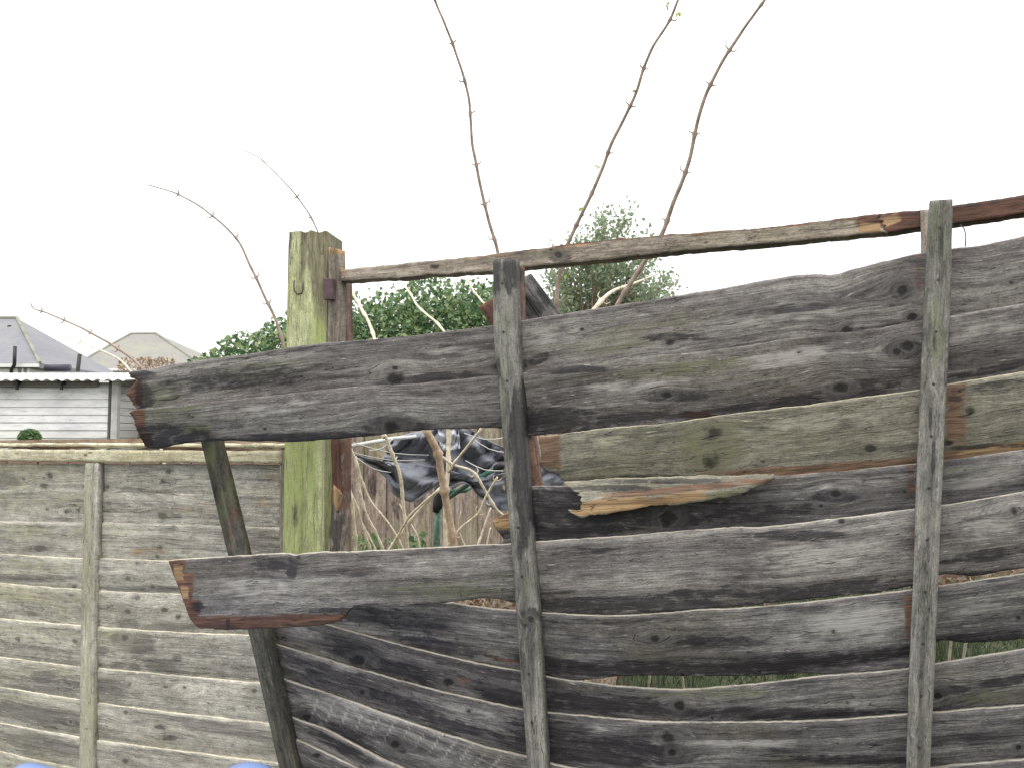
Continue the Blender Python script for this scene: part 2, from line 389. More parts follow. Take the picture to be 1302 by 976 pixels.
def leafmat(name, c1, c2, c3, rough=.4, trans=.25):
    m, t, b = newmat(name); g = G(t)
    r = g.attr('rnd')
    c = g.ramp(r, [(0, c1), (.5, c2), (1, c3)])
    t.links.new(c, b.inputs['Base Color']); b.inputs['Roughness'].default_value = rough
    tr = t.nodes.new('ShaderNodeBsdfTranslucent'); t.links.new(c, tr.inputs[0])
    ms = t.nodes.new('ShaderNodeMixShader'); ms.inputs[0].default_value = trans
    t.links.new(b.outputs[0], ms.inputs[1]); t.links.new(tr.outputs[0], ms.inputs[2])
    t.links.new(ms.outputs[0], [n for n in t.nodes if n.type == 'OUTPUT_MATERIAL'][0].inputs[0])
    return m
M['ivy'] = leafmat('ivy_leaf', (.06, .12, .065), (.16, .26, .11), (.42, .48, .22))
M['treeleaf'] = leafmat('tree_leaf', (.17, .24, .16), (.31, .38, .25), (.50, .54, .33), trans=.45)
M['ivydark'] = leafmat('trunk_ivy_leaf', (.05, .09, .07), (.08, .13, .09), (.14, .19, .12))
M['deadleaf'] = leafmat('dry_leaf', (.20, .12, .08), (.40, .29, .20), (.62, .54, .42), .7, .2)
M['newleaf'] = leafmat('new_leaf', (.30, .38, .10), (.42, .48, .14), (.55, .55, .2), .5, .5)

# ------------------------------------------------------------------ more mesh helpers
def tube_geo(pts, rad, seg=7, nodes=()):
    """pts: list of Vector, rad list. returns verts, faces"""
    V_, F_ = [], []
    n = len(pts)
    up = Vector((.3, .9, .2)).normalized()
    for i in range(n):
        t = (pts[min(i+1, n-1)]-pts[max(i-1, 0)]).normalized()
        a = t.cross(up).normalized(); b = t.cross(a)
        for k in range(seg):
            an = 2*math.pi*k/seg; V_.append(pts[i]+(a*math.cos(an)+b*math.sin(an))*rad[i])
    for i in range(n-1):
        for k in range(seg):
            F_.append((i*seg+k, i*seg+(k+1) % seg, (i+1)*seg+(k+1) % seg, (i+1)*seg+k))
    F_.append(tuple(range(seg))[::-1]); F_.append(tuple((n-1)*seg+k for k in range(seg)))
    return V_, F_
def tube(name, pts, rad, mat, parent=None, seg=10):
    if not isinstance(rad, (list, tuple)): rad = [rad]*len(pts)
    v, f = tube_geo([Vector(p) for p in pts], rad, seg)
    return link(name, mesh(v, f), mat, parent, True)
class MB:
    def __init__(s): s.v = []; s.f = []
    def add(s, v, f):
        o = len(s.v); s.v += [Vector(q) for q in v]; s.f += [tuple(i+o for i in q) for q in f]
    def box(s, a, b, T=None):
        x0, y0, z0 = a; x1, y1, z1 = b
        v = [(x0, y0, z0), (x1, y0, z0), (x1, y1, z0), (x0, y1, z0), (x0, y0, z1), (x1, y0, z1), (x1, y1, z1), (x0, y1, z1)]
        if T: v = [T(*q) for q in v]
        s.add(v, [(0, 3, 2, 1), (4, 5, 6, 7), (0, 1, 5, 4), (1, 2, 6, 5), (2, 3, 7, 6), (3, 0, 4, 7)])
    def tube(s, pts, rad, seg=8):
        if not isinstance(rad, (list, tuple)): rad = [rad]*len(pts)
        s.add(*tube_geo([Vector(p) for p in pts], rad, seg))
    def build(s, name, mat, parent=None, smooth=False, bevel=0):
        o = link(name, mesh(s.v, s.f), mat, parent, smooth)
        if bevel:
            md = o.modifiers.new('bevel', 'BEVEL'); md.width = bevel; md.segments = 2; md.limit_method = 'ANGLE'
        return o

def leaves(name, pts, size, mat, parent=None, up=.3, seed=1, kind=None):
    """pts (n,3): one folded pointed leaf at each"""
    r = np.random.default_rng(seed); n = len(pts)
    nrm = r.normal(size=(n, 3)); nrm[:, 2] += up; nrm[:, 1] -= up*.6; nrm /= np.linalg.norm(nrm, axis=1)[:, None]
    a = np.cross(nrm, r.normal(size=(n, 3))); a /= np.linalg.norm(a, axis=1)[:, None]; b = np.cross(nrm, a)
    s = size*r.uniform(.6, 1.3, n)[:, None]
    c = pts
    v = np.stack([c-a*s*.55, c+b*s*.42-a*s*.12+nrm*s*.12, c+b*s*.25+a*s*.25+nrm*s*.08, c+a*s*.6-nrm*s*.1, c-b*s*.25+a*s*.25+nrm*s*.08, c-b*s*.42-a*s*.12+nrm*s*.12], 1).reshape(-1, 3)
    base = np.arange(n)*6
    f = np.concatenate([np.stack([base, base+1, base+2, base+3], 1), np.stack([base, base+3, base+4, base+5], 1)])
    me = bpy.data.meshes.new(name)
    me.vertices.add(len(v)); me.vertices.foreach_set('co', v.ravel())
    me.loops.add(f.size); me.loops.foreach_set('vertex_index', f.ravel().astype(np.int32))
    me.polygons.add(len(f)); me.polygons.foreach_set('loop_start', np.arange(0, f.size, 4, dtype=np.int32))
    me.update(calc_edges=True)
    at = me.attributes.new('rnd', 'FLOAT', 'POINT'); at.data.foreach_set('value', np.repeat(np.clip(r.beta(2, 2.6, n), 0, 1), 6))
    return link(name, me, mat, parent)

# ================================================================== SETTING
m, t, b = newmat('rough_grass'); g = G(t); tcn = t.nodes.new('ShaderNodeTexCoord').outputs['Object']
c = g.ramp(g.noise(tcn, 3, 8, .7), [(.3, (.03, .045, .018)), (.5, (.06, .085, .03)), (.7, (.13, .13, .06))])
t.links.new(c, b.inputs['Base Color']); b.inputs['Roughness'].default_value = .95
t.links.new(g.bump(g.noise(tcn, 50, 6, .8), 1, .05), b.inputs['Normal'])
gm_ = MB(); gn = 60
gv = []; 
for i in range(gn+1):
    for j in range(gn+1):
        x = math.copysign(abs(i/gn*2-1)**2.6*400, i/gn*2-1); y = math.copysign(abs(j/gn*2-1)**2.6*400, j/gn*2-1)
        gv.append((x, y, .04*mnoise.noise((x*.6, y*.6, 0)) if abs(x) < 30 and abs(y) < 30 else 0))
gm_.add(gv, [(i*(gn+1)+j, (i+1)*(gn+1)+j, (i+1)*(gn+1)+j+1, i*(gn+1)+j+1) for i in range(gn) for j in range(gn)])
tag(gm_.build('ground', m), kind='structure')

# ================================================================== LEFT FENCE PANEL
A0, A1 = -130, 357
dF = dRail
lf = empty('overlap_fence', 'intact pale grey overlap fence panel left of the green post', 'fence panel', tuple(P(180, 976, 2.02)*np.array([1, 1, 0])))
def ext(p):        # extend a traced edge to the left beyond the frame
    (x0, y0), (x1, y1) = p[0], p[1]; return [(-140, y0+(y1-y0)/(x1-x0)*(-140-x0))]+p
tops = [
 [(0, 589), (357, 590)],
 [(0, 622), (120, 625), (357, 629)],
 [(0, 662), (120, 664), (357, 670)],
 [(0, 704), (102, 709), (212, 712), (357, 716)],
 [(0, 741), (100, 749), (222, 755), (357, 759)],
 [(0, 786.5), (102, 795), (218, 803), (312, 807), (357, 810)],
 [(0, 835), (101, 847), (230, 859), (325, 868), (357, 871)],
 [(0, 873), (101, 889.5), (205, 904), (330, 918), (357, 921)],
 [(0, 919), (101, 937), (230, 955), (330, 967), (357, 970)],
 [(0, 955), (51, 967), (200, 997), (357, 1020)],
 [(0, 995), (120, 1022), (357, 1066)],
 [(0, 1040), (120, 1070), (357, 1116)],
 [(0, 1085), (120, 1118), (357, 1166)]]
fk = {0: [(64, 605, 4), (55, 617, 4, 2), (207, 612, 5), (137, 619, 3), (215, 599, 4), (30, 608, 3)], 1: [(60, 647, 4), (85, 650, 3, 2), (207, 655, 5, 1.6), (100, 648, 3)], 2: [(50, 697, 5, 3), (203, 696, 4), (200, 708, 3)],
      3: [(163, 736, 5), (95, 746, 3), (175, 715, 3)], 4: [(163, 778, 5), (90, 757, 4), (210, 775, 5), (176, 759, 4)], 5: [(22, 812, 4), (160, 810, 5), (95, 815, 4, 1.6)],
      6: [(165, 870, 4), (234, 874, 3), (210, 873, 3, 2)], 7: [(90, 917, 3), (215, 938, 5, 2.5), (203, 924, 4, 2), (160, 905, 4), (295, 947, 2)], 8: [(160, 967, 4), (330, 946, 3)]}
fdark = {5: [(180, 820, 13, 16, 20), (165, 813, 22, 9), (205, 845, 24, 11, 25), (150, 846, 10, 5), (170, 849, 9, 6), (225, 836, 6, 5), (130, 826, 8, 5)], 4: [(162, 793, 14, 7), (215, 797, 36, 6)],
         6: [(140, 875, 22, 14, 20), (55, 860, 14, 8), (35, 880, 60, 9)], 7: [(40, 905, 60, 12, 10), (280, 925, 70, 7, 10)], 8: [(60, 945, 60, 10, 12)], 0: [(5, 610, 20, 10)], 2: [(50, 697, 18, 5)], 3: [(20, 735, 60, 5), (180, 748, 60, 4)]}
for i in range(len(tops)-1):
    tp = ext(tops[i]); nx = ext(tops[i+1])
    bt = [(x, y+9+i*.3) for x, y in nx]
    flush = i < 2
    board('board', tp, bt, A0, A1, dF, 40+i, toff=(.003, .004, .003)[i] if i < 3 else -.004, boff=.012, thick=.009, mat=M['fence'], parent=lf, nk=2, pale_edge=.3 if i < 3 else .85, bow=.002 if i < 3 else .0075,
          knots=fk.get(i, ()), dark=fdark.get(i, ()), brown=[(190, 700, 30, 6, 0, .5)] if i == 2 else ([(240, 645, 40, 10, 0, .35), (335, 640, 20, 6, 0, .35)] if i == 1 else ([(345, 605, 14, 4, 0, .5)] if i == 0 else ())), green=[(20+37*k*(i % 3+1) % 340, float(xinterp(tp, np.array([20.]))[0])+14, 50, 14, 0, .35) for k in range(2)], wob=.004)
# rails, cap, uprights of the left panel
board('top_rail', [(-140, 569.5), (0, 570.5), (357, 573)], [(-140, 584), (0, 586), (357, 588)], A0, A1, dF, 60, toff=-.022, boff=-.022, thick=.03, mat=M['palewood'], parent=lf, nk=2, nv=10, knots=[(115, 575, 3), (22, 576, 2.5)], wob=.001, bow=0, rslant=0, chamfer=.003)
board('cap_strip', [(-140, 562), (0, 563), (357, 564)], [(-140, 567), (0, 568.5), (357, 570.5)], A0, A1+2, dF, 61, toff=-.018, boff=-.016, thick=.045, mat=M['palewood'], parent=lf, nk=0, nv=6, jit=1.2, wob=.002, brown=[(60, 569, 60, 2), (250, 570, 60, 2)])
batten('batten', [(107.5, 588), (102, 790), (99.5, 990), (96, 1180)], [(124.5, 588), (119, 790), (118, 990), (115, 1180)], dF, -.022, .02, 62, mat=M['fence'], parent=lf, knots=[(112, 604, 1.5), (113, 682, 1.5), (108, 760, 1.5), (110, 925, 2)], green=[(110, 700, 12, 160, 0, .5), (110, 900, 12, 100, 0, .6)])
batten('upright', [(355.5, 572), (355, 780), (354, 990), (352, 1180)], [(363, 572), (362, 780), (361, 990), (359, 1180)], dF, -.016, .04, 63, mat=M['rail'], parent=lf)
batten('upright', [(-130, 572), (-135, 1200)], [(-112, 572), (-117, 1200)], dF, -.018, .04, 64, mat=M['fence'], parent=lf)

# ================================================================== GREEN POST
pc = P(413.5, 556, 1.80); px0 = pc[0]; py0 = pc[1]
vd = math.atan2(-px0, py0)               # view direction azimuth
wpost = .094; tt = math.radians(22)
tocam = Vector((-px0, -py0, 0)).normalized()
from mathutils import Matrix
nF = (Matrix.Rotation(-tt, 3, 'Z') @ tocam)         # front-left face normal
if (Matrix.Rotation(-tt, 3, 'Z') @ tocam).x > tocam.x: nF = Matrix.Rotation(tt, 3, 'Z') @ tocam
sF = Vector((-nF.y, nF.x, 0));
if sF.x > 0: sF = -sF                                # from the corner leftwards along the front face
C0 = Vector((px0, py0, 0))
post = empty('fence_post', 'square timber fence post green with algae between the two panels', 'post', (px0, py0, 0))
ztop = CZ + (HOR-291)/F*1.80
def post_mesh():
    n = 160; per = []
    K = 14
    cs = [C0+sF*wpost, C0, C0-nF*wpost, C0+sF*wpost-nF*wpost]      # left corner, mid corner, right-rear, left-rear
    ring = []
    for a in range(4):
        p, q = cs[a], cs[(a+1) % 4]
        for k in range(K):
            ring.append((p.lerp(q, k/K), a, k/K))
    nr = len(ring); V_ = []; U_ = []; 
    cen = sum(cs, Vector())/4
    for i in range(n+1):
        f = i/n; z = f*ztop
        for k, (p, a, s) in enumerate(ring):
            q = p.copy(); e = min(s, 1-s)
            if e < .02: q += (cen-q)*.035
            wv = .0012*mnoise.noise((q.x*40, q.y*40, z*3)) + .0015*mnoise.noise((a*5., s*11, z*1.2))
            q += (q-cen).normalized()*wv
            zz = z
            if i == n: zz = z + .010*mnoise.noise((q.x*60, q.y*60, 3)) + (.006*(1-s) if a == 0 else 0) - (0.008*s if a == 1 else 0)
            if i >= n-1: q += (cen-q)*.02
            V_.append(Vector((q.x, q.y, zz))); U_.append((zz, (a+s)*wpost, a*3.1+80))
    F_ = [(i*nr+k, i*nr+(k+1) % nr, (i+1)*nr+(k+1) % nr, (i+1)*nr+k) for i in range(n) for k in range(nr)]
    F_.append(tuple(n*nr+k for k in range(nr)))
    me = mesh(V_, F_)
    at = me.attributes.new('gco', 'FLOAT_VECTOR', 'POINT'); at.data.foreach_set('vector', np.array(U_).ravel())
    Va = np.array([tuple(v) for v in V_]); zt = ztop-Va[:, 2]
    side = (np.array([u[1] for u in U_])/wpost)
    nz = np.array([mnoise.noise((v.x*30, v.y*30, v.z*2.2)) for v in V_]); nz2 = np.array([mnoise.noise((v.x*50, v.y*50, v.z*5+4)) for v in V_])
    kd = np.full(len(V_), 9.)
    brown = np.clip(1.25-zt*5.0+nz*1.6, 0, 1)*.8 + np.clip(nz2*1.6-.55, 0, .6)
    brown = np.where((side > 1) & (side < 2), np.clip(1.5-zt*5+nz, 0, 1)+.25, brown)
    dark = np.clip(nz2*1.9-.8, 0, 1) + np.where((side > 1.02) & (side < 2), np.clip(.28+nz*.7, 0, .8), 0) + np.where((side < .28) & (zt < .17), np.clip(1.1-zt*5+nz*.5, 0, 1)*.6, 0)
    green = np.clip(.5+nz*1.2, 0, 1)*np.clip(zt*7-.4, 0, 1)
    for nm, arr in (('kd', kd), ('brown', np.clip(brown, 0, 1)), ('dark', np.clip(dark, 0, 1)), ('green', green), ('pale', np.clip(nz*1.5-.4, 0, .7)), ('fresh', kd*0), ('edge', kd*0)):
        x_ = me.attributes.new(nm, 'FLOAT', 'POINT'); x_.data.foreach_set('value', arr)
    return me
link('timber', post_mesh(), M['post'], post)
# strip of the torn panel still nailed to the post, its bracket, dark rear strip, torn chip, bent staple
fl = lambda x: 0*np.asarray(x, float)+1.785
batten('nailed_strip', [(417, 314), (417, 370), (415, 470), (420, 560), (421, 640), (417, 705), (416, 900), (414, 1150)], [(428, 316), (430, 370), (429, 470), (434, 560), (435, 640), (434, 705), (433, 900), (431, 1150)], fl, 0, .03, 81, mat=M['rail'], parent=post,
       brown=[(427, 600, 9, 42)], dark=[(425, 680, 10, 36, 0, .9)], fresh=[(424, 316, 8, 6)], knots=[(421, 403, 1.6)])
batten('nailed_strip', [(430, 358), (430.5, 440), (433, 560), (433, 700), (431, 1150)], [(437.5, 358), (439, 440), (437, 560), (436, 700), (435, 1150)], lambda x: 0*x+1.84, 0, .03, 82, mat=M['brownwood'], parent=post, dark=[(434, 400, 8, 60, 0, .5)])
batten('torn_chip', [(423, 616), (423, 636), (427, 650)], [(430, 622), (434, 630), (429, 651)], fl, -.006, .006, 83, mat=M['rail'], parent=post, fresh=[(428, 632, 20, 30)], nv=5)
bk = MB()
def TB(px, py, d): return pv(px, py, d)
for (x0, x1, y0, y1, d0, d1) in [(410, 423, 354, 381, 1.773, 1.783)]:
    a = [TB(x0, y0, d0), TB(x1, y0, d0), TB(x1, y1, d0), TB(x0+1, y1, d0)]
    bq = [v+FN*.012 for v in a]
    bk.add(a+bq, [(0, 1, 2, 3), (7, 6, 5, 4), (0, 4, 5, 1), (1, 5, 6, 2), (2, 6, 7, 3), (3, 7, 4, 0)])
bk.build('bracket', M['rust'], post, bevel=.0015)
st = []
pxs = [(374, 356), (373.5, 362), (374, 369), (378, 374), (383, 373), (385, 368), (385, 360)]
fp = C0+nF*.002
def on_front(x, y):        # ray / front-face intersection
    d = 1.8
    for _ in range(6):
        p = pv(x, y, d); e = (p-fp).dot(nF); d += e/ max(.3, -(p-Vector((0, 0, CZ))).normalized().dot(nF))*.9
    return pv(x, y, d)
tube('staple', [on_front(*q) for q in pxs], .0012, M['rust'], post, 6)

# ================================================================== BROKEN PANEL
bp = empty('overlap_fence', 'broken dark grey overlap fence panel with loose sagging boards, leaning forward', 'fence panel', tuple(P(900, 976, 1.42)*np.array([1, 1, 0])))
XR = 1420
def er(p):
    (x0, y0), (x1, y1) = p[-2], p[-1]; return p+[(XR+10, y1+(y1-y0)/(x1-x0)*(XR+10-x1))]
A = er([(150, 474), (165, 472), (240, 460), (330, 447), (400, 437), (480, 431), (560, 422), (628, 413), (700, 401), (800, 385), (900, 369), (985, 354), (1010, 350), (1040, 348), (1060, 349), (1085, 342), (1110, 335), (1170, 322), (1215, 315), (1240, 313), (1302, 300)])
B = er([(150, 521), (165, 520), (250, 512), (350, 502), (463, 490), (514, 488), (632, 477), (661, 474), (760, 460), (850, 450), (930, 442), (972, 435), (1046, 424), (1087, 421), (1172, 407), (1208, 401), (1302, 385)])
Bb = er([(150, 566), (177, 567), (196, 570), (215, 566), (247, 561), (275, 560), (355, 561), (411, 559), (480, 552), (538, 546), (589, 545), (638, 545), (658, 551), (670, 553), (700, 551), (760, 548), (860, 541), (900, 538), (1020, 525), (1170, 505), (1302, 484)])
Cc = er([(660, 558), (683, 555), (710, 552), (760, 545), (860, 536), (900, 530), (960, 522), (1020, 515), (1100, 504), (1168, 495), (1210, 487), (1302, 472)])
Cb = er([(670, 607), (716, 612), (760, 610), (860, 611), (930, 611), (985, 609), (1021, 607), (1080, 603), (1151, 597), (1200, 591), (1279, 583), (1302, 579)])
Dd = er([(620, 624), (660, 618), (673, 617), (720, 618), (800, 615), (900, 609), (985, 604), (1021, 602), (1151, 590), (1200, 584), (1302, 571)])
E = er([(205, 713), (213, 712), (290, 707), (366, 703.5), (374, 705), (386, 703), (440, 701), (560, 695), (655, 690), (680, 688), (800, 680), (930, 670), (972, 669), (1069, 658), (1162, 646), (1197, 642), (1302, 625)])
Eb = er([(205, 798), (245, 798), (290, 800), (340, 799), (400, 795), (425, 791), (436, 786), (443, 776), (510, 770), (560, 766), (630, 761), (680, 775), (765, 781), (816, 779), (890, 775), (938, 770), (1000, 764), (1045, 759), (1158, 745), (1197, 731), (1240, 731), (1302, 722)])
Ft = er([(395, 752), (450, 756), (566, 766), (652, 776), (680, 778), (765, 782), (816, 781), (890, 775), (938, 773), (1045, 763), (1158, 749), (1192, 745), (1302, 728.6)])
Fb = er([(395, 806), (454, 814), (530, 834), (630, 857), (693, 866), (760, 862), (790, 859), (890, 859), (980, 858), (1035, 855), (1080, 860), (1158, 852), (1190, 817), (1228, 817), (1302, 812)])
Gt = er([(320, 770), (340, 775), (411, 793), (454, 805), (530, 825), (630, 848), (659, 853), (693, 860), (778, 871), (842, 876), (890, 875), (932, 872), (1048, 859), (1153, 850), (1188, 844), (1302, 825)])
Ht = er([(320, 811), (340, 816), (377, 827), (454, 850), (530, 871), (630, 895), (664, 902), (691, 905), (790, 914), (855, 918), (932, 918), (1060, 915), (1153, 908), (1185, 906), (1302, 896)])
It = er([(330, 851), (354, 861), (402, 877), (454, 895), (530, 922), (630, 953), (669, 962), (724, 976), (900, 992), (1100, 986), (1185, 976), (1302, 965)])
Jt = er([(340, 900), (361, 909), (415, 928), (454, 949), (505, 974), (630, 1018), (800, 1052), (1000, 1058), (1302, 1035)])
Kt = er([(345, 928), (367, 937), (415, 958), (454, 977), (560, 1026), (700, 1075), (900, 1105), (1302, 1100)])
Lt = er([(350, 968), (370, 978), (454, 1022), (600, 1088), (800, 1150), (1302, 1165)])
Mt = er([(350, 1016), (370, 1028), (454, 1074), (600, 1140), (800, 1210), (1302, 1230)])
def dn(p, k): return [(x, y+k) for x, y in p]
bend = lambda k, x0, x1: (lambda X, v: k*np.clip((X-x0)/(x1-x0), 0, 1))

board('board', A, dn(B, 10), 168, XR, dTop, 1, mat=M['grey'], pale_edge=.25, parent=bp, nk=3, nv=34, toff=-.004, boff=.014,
      lend=[(0, -4), (.05, -6), (.16, -2), (.2, 7), (.35, -3), (.5, -8), (.62, -3), (.8, 3), (.88, 7), (1, 12)],
      knots=[(1146, 370, 11), (1160, 403, 6, 1.3), (500, 481, 9, 1.6), (272, 482, 3), (740, 419, 3), (853, 436, 4, 1.8), (662, 462, 3), (1078, 420, 6, 1.6), (640, 467, 5, 3)],
      dark=[(1146, 370, 12, 10, 0, 1.4), (640, 468, 16, 5, 0, 1), (176, 478, 20, 6), (180, 495, 8, 24, 0, 1), (188, 500, 10, 14), (300, 482, 120, 16, -4, .6), (550, 480, 70, 6, -5), (470, 432, 160, 4, -8, .6), (860, 429, 40, 5), (985, 395, 60, 6, -8, .6), (1020, 392, 60, 4, -6, .8), (680, 458, 25, 7, -20, .8), (1140, 385, 40, 5, 0, .5), (1070, 422, 120, 4, -8, .6)],
      brown=[(168, 497, 12, 18), (1168, 350, 5, 30, 0, .4)], green=[(200, 500, 30, 20, 0, .5), (330, 470, 80, 14, -6, .4), (760, 440, 120, 12, -6, .4), (820, 415, 110, 8, -8, .35)],
      pale=[(1000, 400, 90, 18, -8, .5), (700, 425, 80, 12, -8, .45), (560, 445, 60, 10, 0, .35)])
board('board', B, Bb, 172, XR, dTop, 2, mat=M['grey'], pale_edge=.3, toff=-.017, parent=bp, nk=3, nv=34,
      lend=[(0, 0), (.08, -8), (.2, -4), (.45, 0), (.7, 4), (.9, 9), (1, 14)],
      knots=[(501, 541, 11, 1.5), (1155, 440, 8, 1.6), (1068, 493, 9, 1.5), (848, 502, 6, 1.6), (337, 545, 3), (232, 512, 2), (700, 460, 3), (1140, 448, 6)],
      dark=[(215, 555, 50, 15, 0, 1), (215, 562, 60, 10), (300, 560, 80, 5), (430, 556, 120, 6), (501, 541, 40, 11), (700, 537, 60, 13, -5, 1), (690, 523, 50, 5), (860, 503, 40, 7), (780, 535, 130, 9, -5, .8), (950, 520, 130, 8, -8, .8), (1060, 500, 90, 11, -8, .9), (890, 530, 30, 7), (1150, 443, 22, 14), (1260, 470, 70, 6, -10, .8), (720, 470, 50, 5)],
      brown=[(172, 545, 12, 26), (185, 560, 9, 12, 0, .9), (890, 527, 22, 5, 0, .7), (1260, 482, 80, 5, -10, .5)], green=[(250, 545, 20, 7, 0, .8), (210, 525, 60, 20, 0, .4), (860, 470, 140, 10, -6, .4)], pale=[(1000, 455, 60, 10, -8, .7), (800, 490, 70, 10, -5, .5), (330, 515, 90, 8, -5, .4), (1240, 420, 60, 12, -8, .5), (380, 548, 50, 6, 0, .3)])
board('board', Cc, Cb, 684, XR, dTop, 3, mat=M['greenish'], parent=bp, nk=3, nv=34, dextra=lambda X, v: -.006-.012*np.clip((980-X)/300, 0, 1),
      lend=[(0, 0), (.3, 3), (.5, 3), (.65, 1), (.78, 8), (.84, 22), (1, 34)],
      knots=[(905, 587, 13, 1.1), (907, 550, 11, 1.3), (1235, 522, 7, 1.2), (1122, 533, 2), (1107, 570, 5, 1.8), (1206, 562, 4, 2)],
      brown=[(696, 572, 15, 22), (1216, 524, 12, 40, 0, .9), (1080, 595, 150, 8, -4, .9), (960, 604, 60, 5, 0, .8), (1250, 578, 80, 10, -5, .8), (1172, 560, 8, 50, 0, .3)],
      fresh=[(1265, 570, 45, 5, -8, .9), (968, 605, 14, 2)], dark=[(1100, 600, 160, 3, -5, .6), (1260, 567, 60, 3, -3), (830, 607, 40, 4), (1215, 507, 9, 4), (1260, 490, 60, 5, -8, .7), (905, 560, 20, 8, 0, .4)],
      green=[(905, 565, 40, 34, 0, .9), (800, 570, 90, 22, 0, .3), (1000, 560, 120, 25, 0, .3), (760, 600, 60, 10, 0, .3)], pale=[(1050, 535, 110, 10, -6, .5), (760, 560, 50, 10, 0, .4)])
# hanging splinter below the third board (torn off its lower edge)
sp = board('splinter', [(716, 612), (780, 608), (880, 605), (955, 603), (985, 601)], [(716, 650), (734, 658), (750, 656), (814, 645), (890, 637), (955, 622), (985, 608)], 716, 984, dTop, 4, mat=M['greenish'], parent=bp, nk=0, nv=22, dextra=lambda X, v: -.026+0*X, toff=0, boff=-.004, thick=.012,
      lend=[(0, 0), (.16, 3), (.22, 12), (.27, 8), (.33, 21), (.38, 17), (.44, 25), (.52, 21), (.6, 25), (.7, 21), (.78, 24), (.83, 12), (.87, 3), (.92, 9), (1, 24)],
      fresh=[(775, 643, 44, 8, -6, 1), (835, 637, 60, 6, -9, 1), (748, 650, 14, 5, 0, .9)], brown=[(860, 622, 90, 4, -6, .9), (960, 612, 30, 4, 0, .7)], green=[(900, 630, 50, 6, -8, .6)], dark=[(775, 620, 50, 4), (850, 611, 90, 3)], rough=.004, jit=1.4)
board('board', Dd, dn(E, 10), 626, XR, dTop, 5, mat=M['darkgrey'], parent=bp, nk=2, nv=26, toff=0.002, boff=.014,
      lend=[(0, 50), (.3, 40), (.42, 8), (.5, -2), (.7, 8), (.8, 14), (1, 10)],
      knots=[(850, 658, 11, 1.3), (1063, 628, 7, 1.5), (1150, 625, 3)],
      dark=[(760, 640, 110, 26, 0, .9), (850, 658, 18, 11, 0, 2), (850, 658, 40, 14), (720, 675, 90, 10, -3, .9), (950, 650, 90, 12, -4, .6), (690, 645, 40, 30, 0, .8), (1060, 630, 28, 7)],
      brown=[(1158, 612, 7, 22, 0, .55)], fresh=[(640, 660, 14, 12, 0, 1)], pale=[(1080, 615, 60, 8, -5, .5), (1250, 610, 60, 12, -8, .6)], green=[(1240, 600, 60, 12, 0, .3)])
board('board', E, Eb, 214, XR, lambda x: dTop(x)-.004, 6, mat=M['grey'], parent=bp, nk=3, nv=34,
      lend=[(0, -1), (.5, 15), (.85, 26), (.93, 31), (1, 38)],
      knots=[(380, 708, 4, 1.5), (1070, 662, 4, 1.2), (840, 708, 3), (1290, 650, 8, .8), (880, 672, 3)],
      dark=[(373, 716, 6, 16, 10, 1.6), (350, 717, 32, 7, 0, 1), (290, 795, 3, 8), (250, 705+66, 10, 6), (800, 768, 170, 10, 0, 1), (900, 755, 120, 9, -3, .7), (1060, 750, 120, 12, -5, .8), (700, 755, 60, 7, 0, .4), (1250, 705, 70, 8, -8, .7), (1240, 728, 60, 6, -3, .7), (730, 700, 60, 6, 0, .5), (440, 776, 60, 4), (1010, 680, 60, 6)],
      brown=[(222, 728, 13, 24), (232, 755, 13, 24), (240, 782, 13, 20), (300, 792, 58, 9), (395, 788, 44, 8), (1160, 680, 5, 30, 0, .35)], fresh=[(227, 727, 6, 10, 0, .8), (235, 753, 5, 8, 0, .7)],
      green=[(560, 750, 100, 12, 0, .4), (430, 745, 70, 14, 0, .25), (640, 735, 60, 14, 0, .35)], pale=[(330, 745, 60, 16, 0, .45), (1050, 705, 90, 18, -6, .6), (1250, 670, 60, 18, -6, .5), (520, 720, 60, 8, 0, .4), (720, 730, 40, 10, 0, .3)])
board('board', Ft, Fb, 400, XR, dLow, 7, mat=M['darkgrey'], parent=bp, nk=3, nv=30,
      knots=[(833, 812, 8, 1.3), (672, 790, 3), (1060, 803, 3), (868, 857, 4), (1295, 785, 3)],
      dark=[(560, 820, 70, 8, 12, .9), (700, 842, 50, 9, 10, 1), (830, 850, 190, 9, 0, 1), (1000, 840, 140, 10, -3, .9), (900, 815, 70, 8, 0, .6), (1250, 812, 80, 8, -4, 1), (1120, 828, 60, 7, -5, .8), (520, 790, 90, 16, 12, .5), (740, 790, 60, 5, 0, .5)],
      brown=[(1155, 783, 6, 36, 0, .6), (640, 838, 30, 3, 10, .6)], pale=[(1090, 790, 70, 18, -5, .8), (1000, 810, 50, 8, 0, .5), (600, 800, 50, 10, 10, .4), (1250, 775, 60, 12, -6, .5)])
board('board', Gt, dn(Ht, 9), 338, XR, dLow, 8, mat=M['darkgrey'], parent=bp, nk=3, nv=28,
      knots=[(455, 838, 8, 1.8), (570, 866, 5, 2), (865, 897, 8, 1.1), (1193, 884, 8, 1.1), (1078, 893, 3)],
      dark=[(455, 830, 44, 12, 20, 1), (510, 852, 50, 11, 18, .9), (640, 885, 40, 10, 12, .9), (760, 893, 110, 12, 4, .9), (980, 905, 160, 7, 0, .9), (1215, 878, 36, 6, -6, .9), (1280, 865, 40, 6, -8)],
      pale=[(380, 800, 50, 7, 18, .5), (590, 880, 40, 7, 16, .5), (1100, 880, 60, 8, -2, .3)], green=[(900, 880, 90, 7, 0, .5), (1250, 885, 40, 10, 0, .5)], brown=[(585, 868, 22, 8, 10, .35)])
